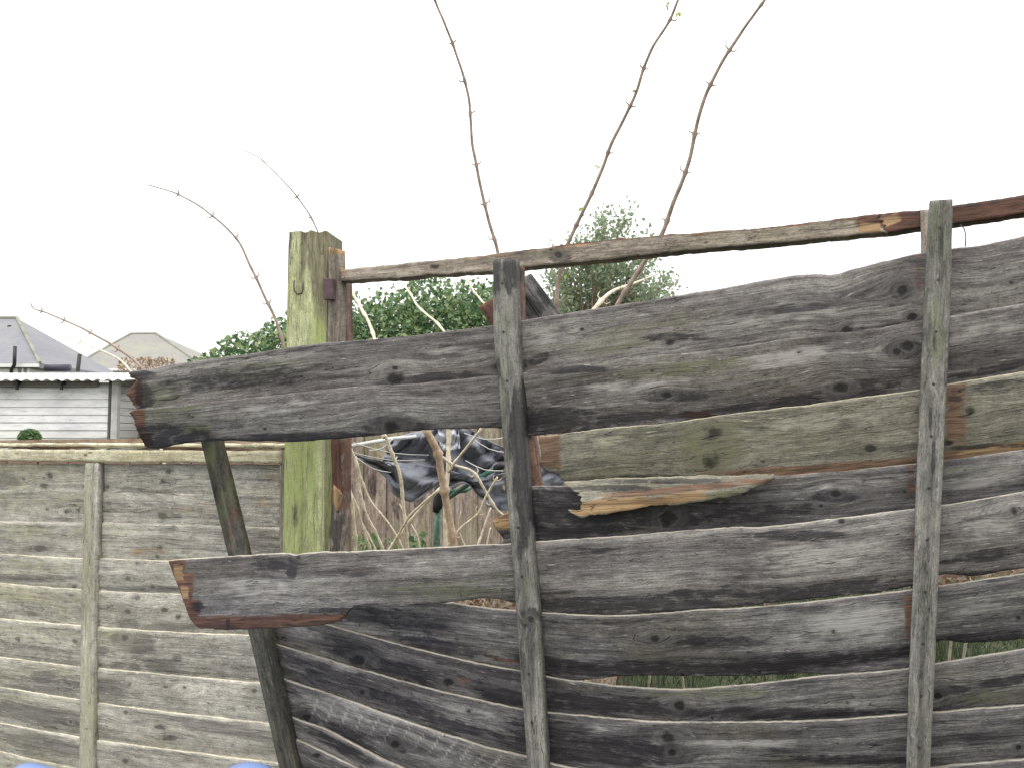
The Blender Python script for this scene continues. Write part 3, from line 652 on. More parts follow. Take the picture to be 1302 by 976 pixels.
board('board', Ht, dn(It, 9), 345, XR, dLow, 9, mat=M['darkgrey'], parent=bp, nk=3, nv=28,
      knots=[(850, 938, 9, 1.2), (460, 880, 4), (855, 955, 6), (1295, 950, 4), (1065, 945, 3)],
      dark=[(500, 890, 70, 9, 16, .8), (560, 915, 90, 8, 16, .8), (700, 935, 50, 26, 10, 1), (780, 955, 110, 18, 5, .9), (400, 860, 40, 8, 18, .5), (1100, 965, 120, 8, 0, .7), (850, 945, 22, 18, 0, .6)],
      pale=[(420, 840, 60, 8, 18, .5), (950, 945, 80, 6, 0, .6), (740, 925, 40, 6, 5, .5), (600, 905, 50, 6, 14, .4)])
M['scored'] = M['darkgrey']
io = board('board', It, dn(Jt, 9), 355, XR, dLow, 10, mat=M['darkgrey'], parent=bp, nk=1, nv=28,
      knots=[(391, 911, 6, 1.6), (503, 945, 6, 1.7), (440, 925, 2)],
      dark=[(391, 911, 12, 5, 30, 2), (504, 945, 13, 6, 40, 2), (440, 930, 30, 5, 22)], pale=[(400+19*k, 893+11*k*.55+6, 1.5, 18, 18+2*k, .9) for k in range(13)])
board('board', Jt, dn(Kt, 9), 362, XR, dLow, 11, mat=M['darkgrey'], parent=bp, nk=3, nv=24, dark=[(430, 948, 50, 7, 25, .8)])
board('board', Kt, dn(Lt, 9), 368, XR, dLow, 12, mat=M['darkgrey'], parent=bp, nk=3, nv=20, knots=[(402, 960, 4, 2)])
board('board', Lt, dn(Mt, 9), 372, XR, dLow, 13, mat=M['darkgrey'], parent=bp, nk=3, nv=20)

# top rail (snapped near the right batten) with both its pieces
RT = [(424, 345), (432, 343.5), (500, 336), (630, 322.5), (760, 306), (850, 298), (972, 289), (1060, 279), (1116, 271), (1170, 266), (1302, 247), (1430, 228)]
RB = [(424, 357), (432, 357), (500, 354), (560, 349), (627, 345), (660, 341), (760, 331), (860, 320), (972, 311), (1060, 302), (1120, 296), (1170, 289), (1302, 270), (1430, 250)]
board('top_rail', RT, RB, 427, 1122, dRail, 14, mat=M['rail'], parent=bp, nk=1, nv=14, toff=0, boff=0, thick=.034, nominal=.04, chamfer=.002, jit=1.1, wob=.001, bow=0,
      rend=[(0, -10), (.12, -2), (.25, -8), (.35, 3), (.5, -3), (.62, 5), (.8, 0), (1, 7)], knots=[(553, 339, 5, 1.5), (710, 325, 5), (700, 318, 3)],
      dark=[(560, 354, 60, 3), (880, 322, 120, 4, -6, .7), (712, 324, 12, 9)], fresh=[(1106, 289, 12, 6), (430, 345, 8, 3), (700, 316, 130, 1.6, -7, .6), (900, 294, 80, 1.4, -6, .6)], brown=[(780, 305, 120, 3, -7, .7), (1000, 286, 110, 3, -6, .7), (1110, 280, 20, 8)], pale=[(960, 303, 90, 6, -6, .4), (520, 346, 60, 4, 0, .4)])
board('top_rail', [(x, y+1) for x, y in RT], [(x, y+1.5) for x, y in RB], 1117, 1425, dRail, 15, mat=M['rail'], parent=bp, nk=1, nv=14, toff=.004, boff=.004, thick=.032, chamfer=.002, jit=1., wob=.001, bow=0,
      lend=[(0, -3), (.15, 3), (.3, -4), (.45, 2), (.6, -5), (.8, 1), (1, -3)], brown=[(1270, 270, 160, 30, 0, 1), (1150, 285, 30, 20, 0, .8)], fresh=[(1132, 280, 12, 6, -20, .9)], dark=[(1230, 262, 90, 4, -8, .7), (1180, 290, 60, 4, -8, .7)])
# battens
batten('batten', [(626, 330), (627.5, 430), (634.5, 500), (641, 590), (653, 740), (661, 850), (670, 976), (683, 1200)], [(654.5, 329.5), (657, 430), (662.5, 500), (668, 590), (680, 740), (687, 850), (694, 976), (705, 1200)], dTop, -.034, .022, 16, mat=M['batten'], parent=bp,
       knots=[(675, 786, 7, .9), (651, 375, 2), (650, 480, 2), (668, 870, 2)], dark=[(631, 350, 6, 28, 0, 1.3), (648, 345, 7, 26, 0, 1.3), (663, 580, 7, 55, 6, 1.5), (669, 645, 7, 55, 6, 1.5), (656, 530, 7, 40, 6, 1.4), (633, 470, 4, 40, 5, .8), (672, 785, 9, 14)], green=[(640, 460, 12, 90, 0, .3), (665, 720, 14, 60, 0, .25)])
batten('batten', [(1182, 255), (1175, 380), (1170.5, 490), (1164, 640), (1161, 740), (1156, 860), (1152.5, 976), (1146, 1200)], [(1211.5, 253), (1209, 380), (1204, 490), (1197, 640), (1193, 740), (1188, 860), (1183, 976), (1176, 1200)], dTop, -.036, .023, 17, mat=M['batten'], parent=bp,
       knots=[(1180, 496, 3, 1), (1178, 700, 1.5), (1166, 935, 2.5, .6)], dark=[(1197, 310, 2, 22), (1189, 440, 2, 16), (1186, 575, 2.5, 30, 5, .9), (1172, 850, 2.5, 40, 3, .8), (1183, 530, 1.5, 20)], green=[(1195, 300, 14, 60, 0, .4), (1190, 420, 14, 60, 0, .4)], pale=[(1175, 640, 6, 90, 5, .3)])
batten('batten', [(641, 338), (640, 430), (648, 520), (655, 600), (664, 700), (676, 976), (684, 1200)], [(661, 338), (663, 430), (672, 520), (683.5, 612), (688, 700), (698, 976), (706, 1200)], dTop, .020, .024, 18, mat=M['brownwood'], parent=bp, dark=[(657, 350, 6, 12)])
batten('batten', [(1170.5, 267), (1171.5, 330), (1166, 500), (1158, 740), (1150, 976), (1142, 1200)], [(1198, 266), (1199, 330), (1194, 500), (1186, 740), (1178, 976), (1170, 1200)], dTop, .020, .02, 19, mat=M['rail'], parent=bp)
EL = [(250, 540), (256, 567), (289, 705), (314, 800), (354, 976), (392, 1150)]
ERt = [(270, 540), (277, 567), (311, 705), (337, 800), (376, 976), (414, 1150)]
batten('batten', EL, ERt, lambda x: 0*x+1.735, 0, .022, 20, mat=M['battendark'], parent=bp, green=[(265, 590, 10, 30, 10, .7), (285, 640, 10, 40, 10, .5)], brown=[(292, 670, 8, 40, 10, .4)])
batten('batten', [(x+13, y) for x, y in EL[2:]], [(x+9, y) for x, y in ERt[2:]], lambda x: 0*x+1.775, 0, .022, 21, mat=M['battendark'], parent=bp)

# broken plank ends jammed behind the batten
fr = empty('broken_boards', 'short broken double board jammed aslant behind the first batten, reddish end', 'broken board', tuple(P(660, 400, 1.62)))
def quadslab(name, q, d, thick, seed, mat, parent, nu=24, nv=14, **kw):
    """q: four photo corners (start-left, end-left, start-right, end-right)"""
    s = np.linspace(0, 1, nu)[:, None]; v = np.linspace(0, 1, nv)[None, :]
    q = np.array(q, float)
    XY = (q[0]*(1-s[..., None])+q[1]*s[..., None])*(1-v[..., None]) + (q[2]*(1-s[..., None])+q[3]*s[..., None])*v[..., None]
    X, Y = XY[..., 0], XY[..., 1]
    D = 0*X + d
    Lm = np.hypot(*(q[1]-q[0]))*np.mean(d)/F; Wm = np.hypot(*(q[2]-q[0]))*np.mean(d)/F
    return slab(name, X, Y, D, thick, s*Lm+0*X, v*Wm+0*X, seed, mat=mat, parent=parent, **kw)
quadslab('plank', [(608, 390), (662, 470), (657, 360), (712, 440)], 1.612, .008, 30, M['darkgrey'], fr, brown=[(622, 395, 18, 30)], dark=[(675, 390, 16, 40, 50, .5)])
quadslab('plank', [(655, 358), (722, 450), (674, 348), (744, 440)], 1.603, .008, 31, M['darkgrey'], fr, dark=[(690, 380, 14, 40, 50, .8)])
# thin curl of bark / wood behind the end batten
cl = MB(); pts = []
for k in range(7):
    a = k/6*2.2
    p0 = pv(303+12*math.sin(a)*1.0, 700-14*math.cos(a*.9-.2)+3, 1.80+.01*k); pts += [p0, p0+Vector((.006, .018, -.02))]
cl.add(pts, [(2*k, 2*k+1, 2*k+3, 2*k+2) for k in range(6)])
cu = cl.build('wood_curl', M['barkpale'], None); sm = cu.modifiers.new('s', 'SOLIDIFY'); sm.thickness = .003
tag(cu, 'small pale curl of wood poking out beside the tilted end batten', 'wood shaving')

# nails in the battens
def nail(x, y, d):
    nl = MB(); p = pv(x, y, d); nl.tube([p+FN*.004, p-FN*.0006], .0022, 8); nl.build('nail', M['nail'], bp)
for y in range(360, 1150, 62):
    x = float(np.interp(y, [330, 430, 500, 590, 740, 850, 976, 1200], [640, 642, 648, 654, 666, 674, 682, 694]))
    nail(x-2, y, float(dTop(x))-.034)
for y in range(290, 1150, 66):
    x = float(np.interp(y, [255, 380, 490, 640, 740, 860, 976, 1200], [1197, 1192, 1187, 1180, 1177, 1172, 1168, 1161]))
    nail(x, y, float(dTop(x))-.036)

# ================================================================== SHRUBS / STEMS
def stem(name, px, d, r0, r1, mat, parent, nodes=True, seed=0, buds=True, root=None, leafpts=None):
    """px: photo points from base to tip; d: (depth base, depth tip); radii in metres"""
    pts = np.array(px, float); n = max(14, int(np.hypot(*np.diff(pts, axis=0).T).sum()/5))
    s = np.linspace(0, 1, n); xy = interp(pts, s)
    rr = random.Random(seed)
    P3 = [pv(x, y, d[0]*(1-q)+d[1]*q) for (x, y), q in zip(xy, s)]
    rad = [(r0*(1-q)+r1*q)*(1+.12*mnoise.noise((i_*.35, seed*3.1, 0))) for i_, q in enumerate(s)]
    P3 = [p+Vector((1, 0, .4))*(.0022*mnoise.noise((i_*.16, seed*1.7, 5))) for i_, p in enumerate(P3)]
    mb = MB()
    L_ = np.concatenate([[0], np.cumsum([(P3[i+1]-P3[i]).length for i in range(n-1)])])
    nodesat = []
    if nodes:
        z = rr.uniform(.02, .07)
        while z < L_[-1]:
            nodesat.append(z); z += rr.uniform(.075, .12)
        for q in nodesat:
            i = int(np.argmin(abs(L_-q))); rad[i] *= 1.45
            if buds and i > 0 and i < n-1:
                tdir = (P3[i+1]-P3[i-1]).normalized(); side = tdir.cross(Vector((rr.uniform(-.4, .4), 1, rr.uniform(-.3, .3)))).normalized()
                for sg in (-1, 1):
                    if rr.random() < .8:
                        ln = rr.uniform(.008, .02)*(.5+r0/.006*.5)
                        p0 = P3[i]; p1 = p0+side*sg*(rad[i]+ln*.45)+tdir*ln*.25; p2 = p1+tdir*ln*.8+side*sg*ln*.2
                        mb.tube([p0, p1, p2], [.0018, .0016, .0006], 5)
    if root is not None:
        a = P3[0]; b_ = Vector(root); tn = (P3[1]-P3[0]).normalized()
        ex = []
        for k in range(1, 13):
            q = k/12; c_ = a-tn*.35*q
            ex.append(c_.lerp(b_, q**1.3))
        P3 = ex[::-1]+P3; rad = [r0*(1+.25*(12-k)/12) for k in range(12)]+rad
    mb.tube(P3, rad, 8)
    return mb.build(name, mat, parent, True)
r1 = (.05, 2.35, 0)
s1 = empty('bare_shrub', 'bare shrub with pale crossing stems behind the hole in the broken panel', 'shrub', r1)
gap = [
 ([(518, 700), (513, 640), (508, 600), (500, 580), (490, 553)], (2.2, 2.1), .0042, .0036, 'barkpale'),
 ([(579, 705), (577, 690), (568, 640), (561, 600), (556, 572), (540, 545)], (2.1, 2.0), .0092, .0078, 'barktan'),
 ([(566, 640), (568, 620), (570, 580), (570, 530)], (2.15, 2.15), .0052, .005, 'barkpale'),
 ([(570, 600), (578, 588), (595, 566), (612, 545)], (2.12, 2.05), .0028, .0026, 'barkpale'),
 ([(640, 655), (632, 648), (618, 625), (602, 600), (575, 590), (560, 578)], (2.2, 2.12), .0035, .003, 'barkpale'),
 ([(490, 705), (520, 665), (540, 640), (562, 618)], (2.25, 2.1), .0042, .0036, 'barkpale'),
 ([(494, 700), (522, 655), (537, 640), (558, 622)], (2.22, 2.08), .003, .0024, 'barkpale'),
 ([(566, 700), (585, 672), (608, 652), (615, 635), (632, 606)], (2.2, 2.1), .0035, .0022, 'barkpale'),
 ([(605, 700), (612, 680), (619, 660), (624, 645)], (2.3, 2.3), .0025, .002, 'barkpale'),
 ([(618, 700), (620, 685), (624, 670)], (2.3, 2.3), .002, .0014, 'barkpale'),
 ([(489, 702), (477, 675), (465, 650), (457, 620), (456, 600), (442, 560)], (2.2, 2.1), .003, .0028, 'barkpale'),
 ([(515, 702), (495, 665), (470, 635), (458, 600), (452, 580)], (2.3, 2.2), .0026, .002, 'barkpale'),
 ([(452, 705), (451, 680), (449, 650), (446, 628), (436, 608)], (2.1, 2.05), .0042, .003, 'barkpale'),
 ([(472, 703), (462, 672), (452, 640), (438, 612)], (2.15, 2.05), .0034, .0026, 'barkpale'),
 ([(480, 703), (464, 672), (452, 645), (440, 600)], (2.18, 2.1), .0026, .0018, 'barkpale'),
 ([(535, 704), (530, 680), (516, 655), (508, 640)], (2.35, 2.3), .0024, .0014, 'barkpale'),
 ([(598, 702), (590, 690), (583, 668), (586, 650)], (2.3, 2.25), .002, .001, 'barkpale'),
 ([(489, 556), (484, 500), (478, 450), (475, 428), (468, 408), (460, 395), (442, 362), (436, 350)], (2.1, 2.4), .0048, .0034, 'barkpale'),
 ([(541, 550), (562, 490), (575, 440), (558, 413), (545, 402), (530, 388), (522, 374), (512, 362)], (2.0, 2.5), .0040, .0024, 'barkpale'),
 ([(612, 546), (624, 470), (625, 400), (612, 382), (600, 366), (592, 350)], (2.05, 2.4), .003, .0024, 'barkpale'),
]
for i, (pp, d, a, b_, mt) in enumerate(gap):
    rt = (r1[0]+random.uniform(-.18, .12)-.15, 2.35+random.uniform(-.1, .15), 0)
    stem('branch', pp, d, a*1.15, b_*1.15, M[mt], s1, seed=i+5, root=rt if i < 17 and i != 3 else None, buds=i in (4, 7))
s2 = empty('bare_shrub', 'tall bare stems with buds rising above the broken top rail into the sky', 'shrub', (.45, 2.1, 0))
tall = [
 ([(648, 420), (640, 360), (633, 322), (620, 275), (609, 228), (600, 175), (595, 120), (575, 55), (553, 0), (540, -40)], (2.1, 1.9), .0046, .0026, 'bark'),
 ([(712, 450), (708, 388), (712, 345), (722, 310), (741, 270), (760, 230), (779, 180), (806, 125), (826, 68), (852, 25), (864, -5), (880, -45)], (2.1, 1.8), .0052, .0027, 'bark'),
 ([(760, 440), (785, 388), (818, 335), (840, 300), (858, 255), (875, 208), (888, 150), (900, 115), (918, 80), (945, 38), (972, 0), (1000, -45)], (2.1, 1.8), .0064, .0028, 'bark'),
 ([(750, 400), (765, 382), (780, 370), (802, 362), (838, 348)], (2.1, 2.2), .006, .002, 'barkpale'),
]
for i, (pp, d, a, b_, mt) in enumerate(tall):
    stem('branch', pp, d, a, b_, M[mt], s2, seed=i+50, root=((.10, .2, .38, .30)[i], 2.15, 0))
def lp(lst, d):
    out = []
    for x, y, k, r in lst:
        for _ in range(k): out.append(P(x+random.gauss(0, r), y+random.gauss(0, r), d))
    return np.array(out)
leaves('new_leaves', lp([(849, 8, 3, 2), (864, 20, 3, 2), (835, 60, 2, 2), (804, 116, 2, 2), (760, 215, 2, 2), (722, 352, 3, 2), (737, 266, 1, 1)], 1.9), .013, M['newleaf'], s2, seed=3)
s3 = empty('bare_shrub', 'thin arching bare stems reaching left from behind the green post', 'shrub', (-.75, 2.5, 0))
for i, (pp, d, a, b_, mt) in enumerate([
 ([(368, 500), (361, 440), (352, 410), (340, 385), (323, 348), (305, 310), (290, 292), (268, 273), (228, 248), (188, 235)], (2.3, 2.2), .0048, .0014, 'bark'),
 ([(420, 340), (400, 285), (383, 257), (365, 235), (345, 215), (328, 200), (308, 190)], (2.3, 2.2), .0026, .001, 'bark')]):
    stem('branch', pp, d, a, b_, M[mt], s3, seed=i+70, root=(-.6, 2.4, 0))
s4 = empty('bare_shrub', 'bare stems arching low in front of the pale shed, left of the broken board end', 'shrub', (-.95, 2.75, 0))
for i, (pp, d, a, b_, mt) in enumerate([
 ([(215, 510), (180, 467), (160, 450), (133, 433), (95, 413), (57, 397), (42, 392), (39, 384)], (2.5, 2.6), .0052, .0016, 'bark'),
 ([(190, 500), (165, 470), (152, 457), (115, 440), (96, 432), (82, 428)], (2.6, 2.7), .0042, .0012, 'barkpale')]):
    stem('branch', pp, d, a, b_, M[mt], s4, seed=i+80, root=(-.95, 2.7, 0))
s5 = empty('dead_shrub', 'dead shrub with dry curled leaves seen through the slits below the middle board', 'shrub', (.3, 2.0, 0))
dl = []
for x0, x1, y0, y1, k in [(575, 700, 752, 785, 330), (800, 1000, 765, 790, 60), (1180, 1302, 722, 765, 320), (560, 660, 815, 845, 60), (640, 690, 545, 620, 60), (760, 800, 858, 880, 12)]:
    for _ in range(k):
        x = random.uniform(x0, x1); y = random.uniform(y0, y1); dl.append(P(x, y, float(dLow(x))+random.uniform(.05, .14)))
leaves('dry_leaves', np.array(dl), .0125, M['deadleaf'], s5, seed=9)
for i in range(9):
    x = random.uniform(590, 1290); y = float(np.interp(x, [590, 850, 1290], [745, 770, 715]))
    dd = float(dLow(x))+.12
    stem('branch', [(x, y+60), (x+random.uniform(-15, 15), y+20), (x+random.uniform(-40, 40), y-5+random.uniform(-5, 25))], (dd, dd), .002, .001, M['barkpale'], s5, seed=i+90, root=(float(P(x, y, dd)[0]), dd+.3, 0))

# ================================================================== ROTARY AIRER + BLACK SHEET
ra = empty('clothes_airer', 'collapsed green rotary clothes airer under the black sheet', 'clothes airer', tuple(P(556, 600, 2.9)*np.array([1, 1, 0])))
bx, by = P(556, 600, 2.9)[:2]
tube('pole', [(bx, by, 0), (bx, by, 1.0), pv(555, 690, 2.9), pv(558, 640, 2.9)], [.012]*4, M['greentube'], ra)
tube('collar', [pv(555, 651, 2.9), pv(557, 640, 2.9), pv(560, 600, 2.9)], [.014, .019, .017], M['black'], ra)
tube('arm', [pv(568, 634, 2.86), pv(600, 612, 2.75), pv(636, 592, 2.6)], .008, M['greentube'], ra)
tube('arm_cap', [pv(631, 595, 2.62), pv(639, 590, 2.585)], .0115, M['black'], ra)
tube('arm', [pv(565, 552, 2.85), pv(500, 557, 2.6), pv(444, 567, 2.45)], .006, M['whitecord'], ra)
tube('arm', [pv(570, 625, 2.85), pv(592, 622, 2.9), pv(600, 617, 2.95)], .010, M['greentube'], ra)
cd = MB()
for (a, b_) in [((446, 574, 2.45), (540, 584, 2.6)), ((449, 562, 2.45), (545, 578, 2.6)), ((500, 557, 2.5), (470, 572, 2.45)), ((590, 550, 2.6), (642, 556, 2.55)), ((600, 556, 2.6), (645, 575, 2.5)), ((505, 580, 2.55), (493, 590, 2.5)), ((592, 585, 2.6), (640, 598, 2.5)), ((452, 580, 2.45), (497, 600, 2.5))]:
    p, q = pv(*a), pv(*b_); mid = (p+q)/2 + Vector((0, 0, -.012))
    cd = MB(); cd.tube([p, p.lerp(q, .25)+Vector((0, 0, -.008)), mid, p.lerp(q, .75)+Vector((0, 0, -.008)), q], .0014, 5); cd.build('cord', M['whitecord'], ra, True)
# crumpled sheet
m, t, b = newmat('black_sheet'); g = G(t); tcn = t.nodes.new('ShaderNodeTexCoord').outputs['Object']
t.links.new(g.mix(g.mapr(g.noise(tcn, 9, 5, .6), .4, .65), (.08, .085, .11, 1), (.20, .21, .25, 1)), b.inputs['Base Color'])
b.inputs['Roughness'].default_value = .62; b.inputs['Specular IOR Level'].default_value = .35; b.inputs['Sheen Weight'].default_value = .3
t.links.new(g.bump(g.noise(tcn, 300, 4, .7), .25, .001), b.inputs['Normal'])
M['sheet'] = m
sh = MB()
def patch(topl, botl, d0, fold, seed, nu=90, nv=36, ph=0., fq=7.):
    s = np.linspace(0, 1, nu); T_ = interp(topl, s); B_ = interp(botl, s)
    v_ = []
    for i in range(nu):
        for j in range(nv):
            q = j/(nv-1); x = T_[i, 0]*(1-q)+B_[i, 0]*q; y = T_[i, 1]*(1-q)+B_[i, 1]*q
            n1 = mnoise.noise((s[i]*fq+q*1.3+ph, q*1.6+seed, seed*2.2)); r_ = 1-abs(n1)*2.6
            n2 = mnoise.noise((s[i]*fq*.5-q*2, q*2.5, seed+7.))
            n3 = mnoise.noise((s[i]*fq*3.+q*4, q*5, seed+1.)); 
            d = d0 + fold*(r_*.55 + n2*1.3 + .10*(1-abs(n3)*3))
            v_.append(pv(x, y + 4*n2*q*(1-q)*4, d))
    sh.add(v_, [(i*nv+j, (i+1)*nv+j, (i+1)*nv+j+1, i*nv+j+1) for i in range(nu-1) for j in range(nv-1)])
patch([(498, 558), (520, 551), (545, 546), (565, 536), (590, 540), (612, 555), (645, 570)], [(486, 586), (505, 592), (540, 596), (575, 605), (600, 612), (620, 610), (645, 602)], 2.72, .07, 1)
patch([(450, 577), (475, 583), (500, 588), (530, 590), (560, 594), (585, 602)], [(451, 579), (490, 606), (500, 627), (527, 637), (545, 624), (560, 612)], 2.62, .05, 2, fq=5)
patch([(560, 604), (590, 607), (620, 605), (650, 598), (690, 587), (716, 594)], [(575, 622), (592, 614), (612, 634), (632, 648), (680, 640), (718, 616)], 2.70, .05, 3, fq=6)
o = sh.build('plastic_sheet', m, None, True); md = o.modifiers.new('s', 'SOLIDIFY'); md.thickness = .002
tag(o, 'crumpled black sheet draped over the green clothes airer behind the hole', 'sheet')
# lighter lining strip hanging from the sheet
M['lining'] = simple('pale_plastic_film', (.45, .47, .52), .3, var=.2, scale=20)
sh = MB(); patch([(556, 540), (566, 538), (583, 540)], [(560, 571), (570, 573), (585, 570)], 2.60, .03, 5, 40, 20, fq=4)
o = sh.build('plastic_film', M['lining'], None, True); md = o.modifiers.new('s', 'SOLIDIFY'); md.thickness = .002
tag(o, 'small shiny pale grey film hanging over the black sheet', 'plastic film')

# slim grey pole beside the hole
pl = MB(); q0 = P(440, 556, 2.55); pl.tube([(q0[0], q0[1], 0), (q0[0], q0[1], 1.73)], .0115, 10)
tag(pl.build('garden_pole', M['pipe'], None, True), 'slim upright pale grey pole just right of the green post', 'pole')
# fallen broken timbers (the two red-brown rail bits by the batten base of the hole)
# low leafy plant at the foot of the stems
wp = []
for x, y, k in [(470, 690, 50), (535, 695, 40), (500, 700, 30)]:
    for _ in range(k): wp.append(P(x+random.gauss(0, 8), y+random.gauss(0, 6), 2.75+random.uniform(-.1, .1)))
wd = empty('leafy_weed', 'low green leafy weed beneath the pale stems in the hole', 'weed', tuple(P(500, 720, 2.75)*np.array([1, 1, 0])))
leaves('foliage', np.array(wp), .022, M['ivy'], wd, seed=31)
for i in range(5):
    q = P(465+16*i, 700, 2.75); tube('stalk', [(q[0], 2.75, 0), (q[0]+.01, 2.75, q[2]*.6), tuple(q)], [.006, .005, .003], M['bark'], wd)

# ================================================================== BACK FENCE (vertical featheredge)
bf = empty('board_fence', 'brown vertical board fence behind the clothes airer', 'fence', (-.2, 4.6, 0))
for i in range(5, 22):
    xx0 = -2.2+i*.125; z1 = 1.86+.01*math.sin(i*2.1)
    px0_ = xx0/4.6*F+PW/2; px1_ = (xx0+.135)/4.6*F+PW/2
    yt = HOR-(z1-CZ)/4.6*F; 
    s = np.linspace(0, 1, 40)[:, None]; v = np.linspace(0, 1, 7)[None, :]
    Z = z1*(1-s)+.0*s+0*v; Xw = xx0+v*.135+0*s
    # convert the world grid to pixels so slab() can rebuild it at its depth
    D = 4.6-.012*v+0*s+.003*math.sin(i*1.7)
    yy = (Z-CZ)/D; cyy = (yy*CP-SP)/(CP+yy*SP)
    fyy = CP-cyy*SP
    X = PW/2+F*Xw/D*fyy; Y = PH/2-F*cyy
    slab('board', X, Y, D, .012, (1-s)*z1+0*v, v*.135+0*s, 200+i, mat=M['backfence'], parent=bf, back=(0, 1, 0), chamfer=.001,
         dark=[(float(X.mean()), 600+random.uniform(0, 60), 6, 14, 0, random.uniform(0, .9))], green=[(float(X.mean()), 690, 12, 40, 0, random.uniform(0, .9))])
rb = MB(); rb.box((-1.57, 4.62, .35), (.55, 4.66, .43)); rb.box((-1.57, 4.62, 1.45), (.55, 4.66, 1.53)); rb.build('rail', M['rust'], bf)

# ================================================================== NEIGHBOUR FENCE behind the left panel
nf = empty('capped_fence', 'brown topped neighbour fence seen just above the pale left panel', 'fence', (-2.0, 3.4, 0))
nb = MB()
def W2(x, y, z): return Vector((x, y, z))
for i in range(19):
    x = -3.3+i*.125; nb.box((x, 3.4+(.006 if i % 2 else 0), 0), (x+.118, 3.42+(.006 if i % 2 else 0), 1.705+.006*math.sin(i*1.3)))
nb.build('boards', simple('dull_brown_fence', (.22, .15, .11), .85, var=.35, scale=25), nf)
nb = MB(); 
nb.add([(-3.4, 3.375, 1.700), (-.93, 3.375, 1.727), (-.93, 3.375, 1.754), (-3.4, 3.375, 1.724), (-3.4, 3.44, 1.700), (-.93, 3.44, 1.727), (-.93, 3.44, 1.754), (-3.4, 3.44, 1.724)], [(0, 1, 2, 3), (7, 6, 5, 4), (0, 4, 5, 1), (3, 2, 6, 7), (1, 5, 6, 2), (0, 3, 7, 4)])
nb.build('capping', simple('worn_brown_capping', (.30, .21, .15), .85, var=.45, scale=18, bumpd=.003, bumpscale=60, stain=(.42, .36, .27)), nf)

# ================================================================== SHED
SD = 7.6
def wx(px, d=SD): return (px-PW/2)/F*d
def wz(py, d=SD): return CZ+(HOR-py)/F*d
sdm, t, b = newmat('flaking_white_boards'); g = G(t); tcn = t.nodes.new('ShaderNodeTexCoord').outputs['Object']
n1 = g.noise(g.scalev(tcn, (1.2, 1, 3.)), 1.6, 6, .65); n2 = g.noise(g.scalev(tcn, (3, 1, 26)), 2, 5, .7)
c = g.mix(g.mapr(n1, .42, .68), (.88, .87, .88, 1), (.60, .59, .61, 1))
c = g.mix(g.mapr(n2, .56, .68, 0, .7), c, (.36, .355, .36, 1))
sz = g.n('ShaderNodeSeparateXYZ'); t.links.new(tcn, sz.inputs[0])
c = g.mix(g.math('MULTIPLY', g.mapr(g.math('ADD', sz.outputs[2], g.math('MULTIPLY', n1, .25)), 1.86, 2.0, .4, 0), g.mapr(n2, .3, .6, .5, 1)), c, (.52, .56, .40, 1))
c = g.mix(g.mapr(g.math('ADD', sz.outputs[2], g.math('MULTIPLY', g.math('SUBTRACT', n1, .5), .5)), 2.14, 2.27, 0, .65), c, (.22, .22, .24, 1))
t.links.new(c, b.inputs['Base Color']); b.inputs['Roughness'].default_value = .8
sd_ = empty('shed', 'old white boarded shed with pale corrugated roof at the left edge', 'shed', (wx(60), SD, 0))
wl = MB(); pitch_b = .07
x0s, x1s = wx(-260), wx(139)
for k in range(33):
    z0 = k*pitch_b; z1 = min(z0+pitch_b+.012, wz(486))
    if z0 >= wz(486): break
    wl.add([(x0s, SD-.012, z0), (x1s, SD-.012, z0), (x1s, SD, z1), (x0s, SD, z1), (x0s, SD+.02, z0), (x1s, SD+.02, z0), (x1s, SD+.02, z1), (x0s, SD+.02, z1)], [(0, 1, 2, 3), (7, 6, 5, 4), (0, 4, 5, 1), (3, 2, 6, 7), (1, 5, 6, 2), (0, 3, 7, 4)])
wl.build('wall', sdm, sd_)
swd = MB()
for k in range(33):
    z0 = k*pitch_b
    if z0 > wz(486): break
    swd.box((x1s-.02, SD+.021, z0+.002), (x1s, SD+2.4, z0+pitch_b-.004))
swd.build('wall', sdm, sd_)
cp = MB(); cp.box((x1s+.002, SD-.03, 0), (x1s+.022, SD+.03, wz(484))); cp.build('corner_trim', simple('dark_trim', (.10, .09, .09), .8), sd_)
cp = MB(); cp.box((x1s+.03, SD-.03, 0), (x1s+.085, SD+.03, wz(483))); cp.build('corner_post', simple('grey_post', (.45, .44, .43), .8, scale=10), sd_)
rf = MB(); v_, f_ = [], []
xa, xb = wx(-260), wx(168); nn = 700
for i in range(nn+1):
    x = xa+(xb-xa)*i/nn; zc = .009*math.sin(2*math.pi*x/.091)
    v_ += [(x, SD-.16, wz(482, SD-.16)+zc), (x, SD+2.6, wz(482)+.16+zc+.09), (x, SD-.16, wz(482, SD-.16)+zc-.008), (x, SD+2.6, wz(482)+.16+zc-.008+.09)]
for i in range(nn):
    a = i*4; f_ += [(a, a+4, a+5, a+1), (a+2, a+3, a+7, a+6), (a, a+2, a+6, a+4), (a+1, a+5, a+7, a+3)]
rf.add(v_, f_); rf.build('roof', M['corr'], sd_, True)
fc = MB()
fc.box((xa, SD-.05, wz(481)-.075), (xb-.3, SD-.02, wz(481)-.02)); fc.build('fascia', simple('dark_fascia', (.18, .17, .16), .9, scale=4), sd_)
for px in (27, 83):
    br = MB(); br.box((wx(px-3), SD-.11, wz(489)), (wx(px+3), SD-.052, wz(483))); br.box((wx(px-1), SD-.09, wz(496)), (wx(px+1.5), SD-.07, wz(489))); br.build('bracket', M['black'], sd_)
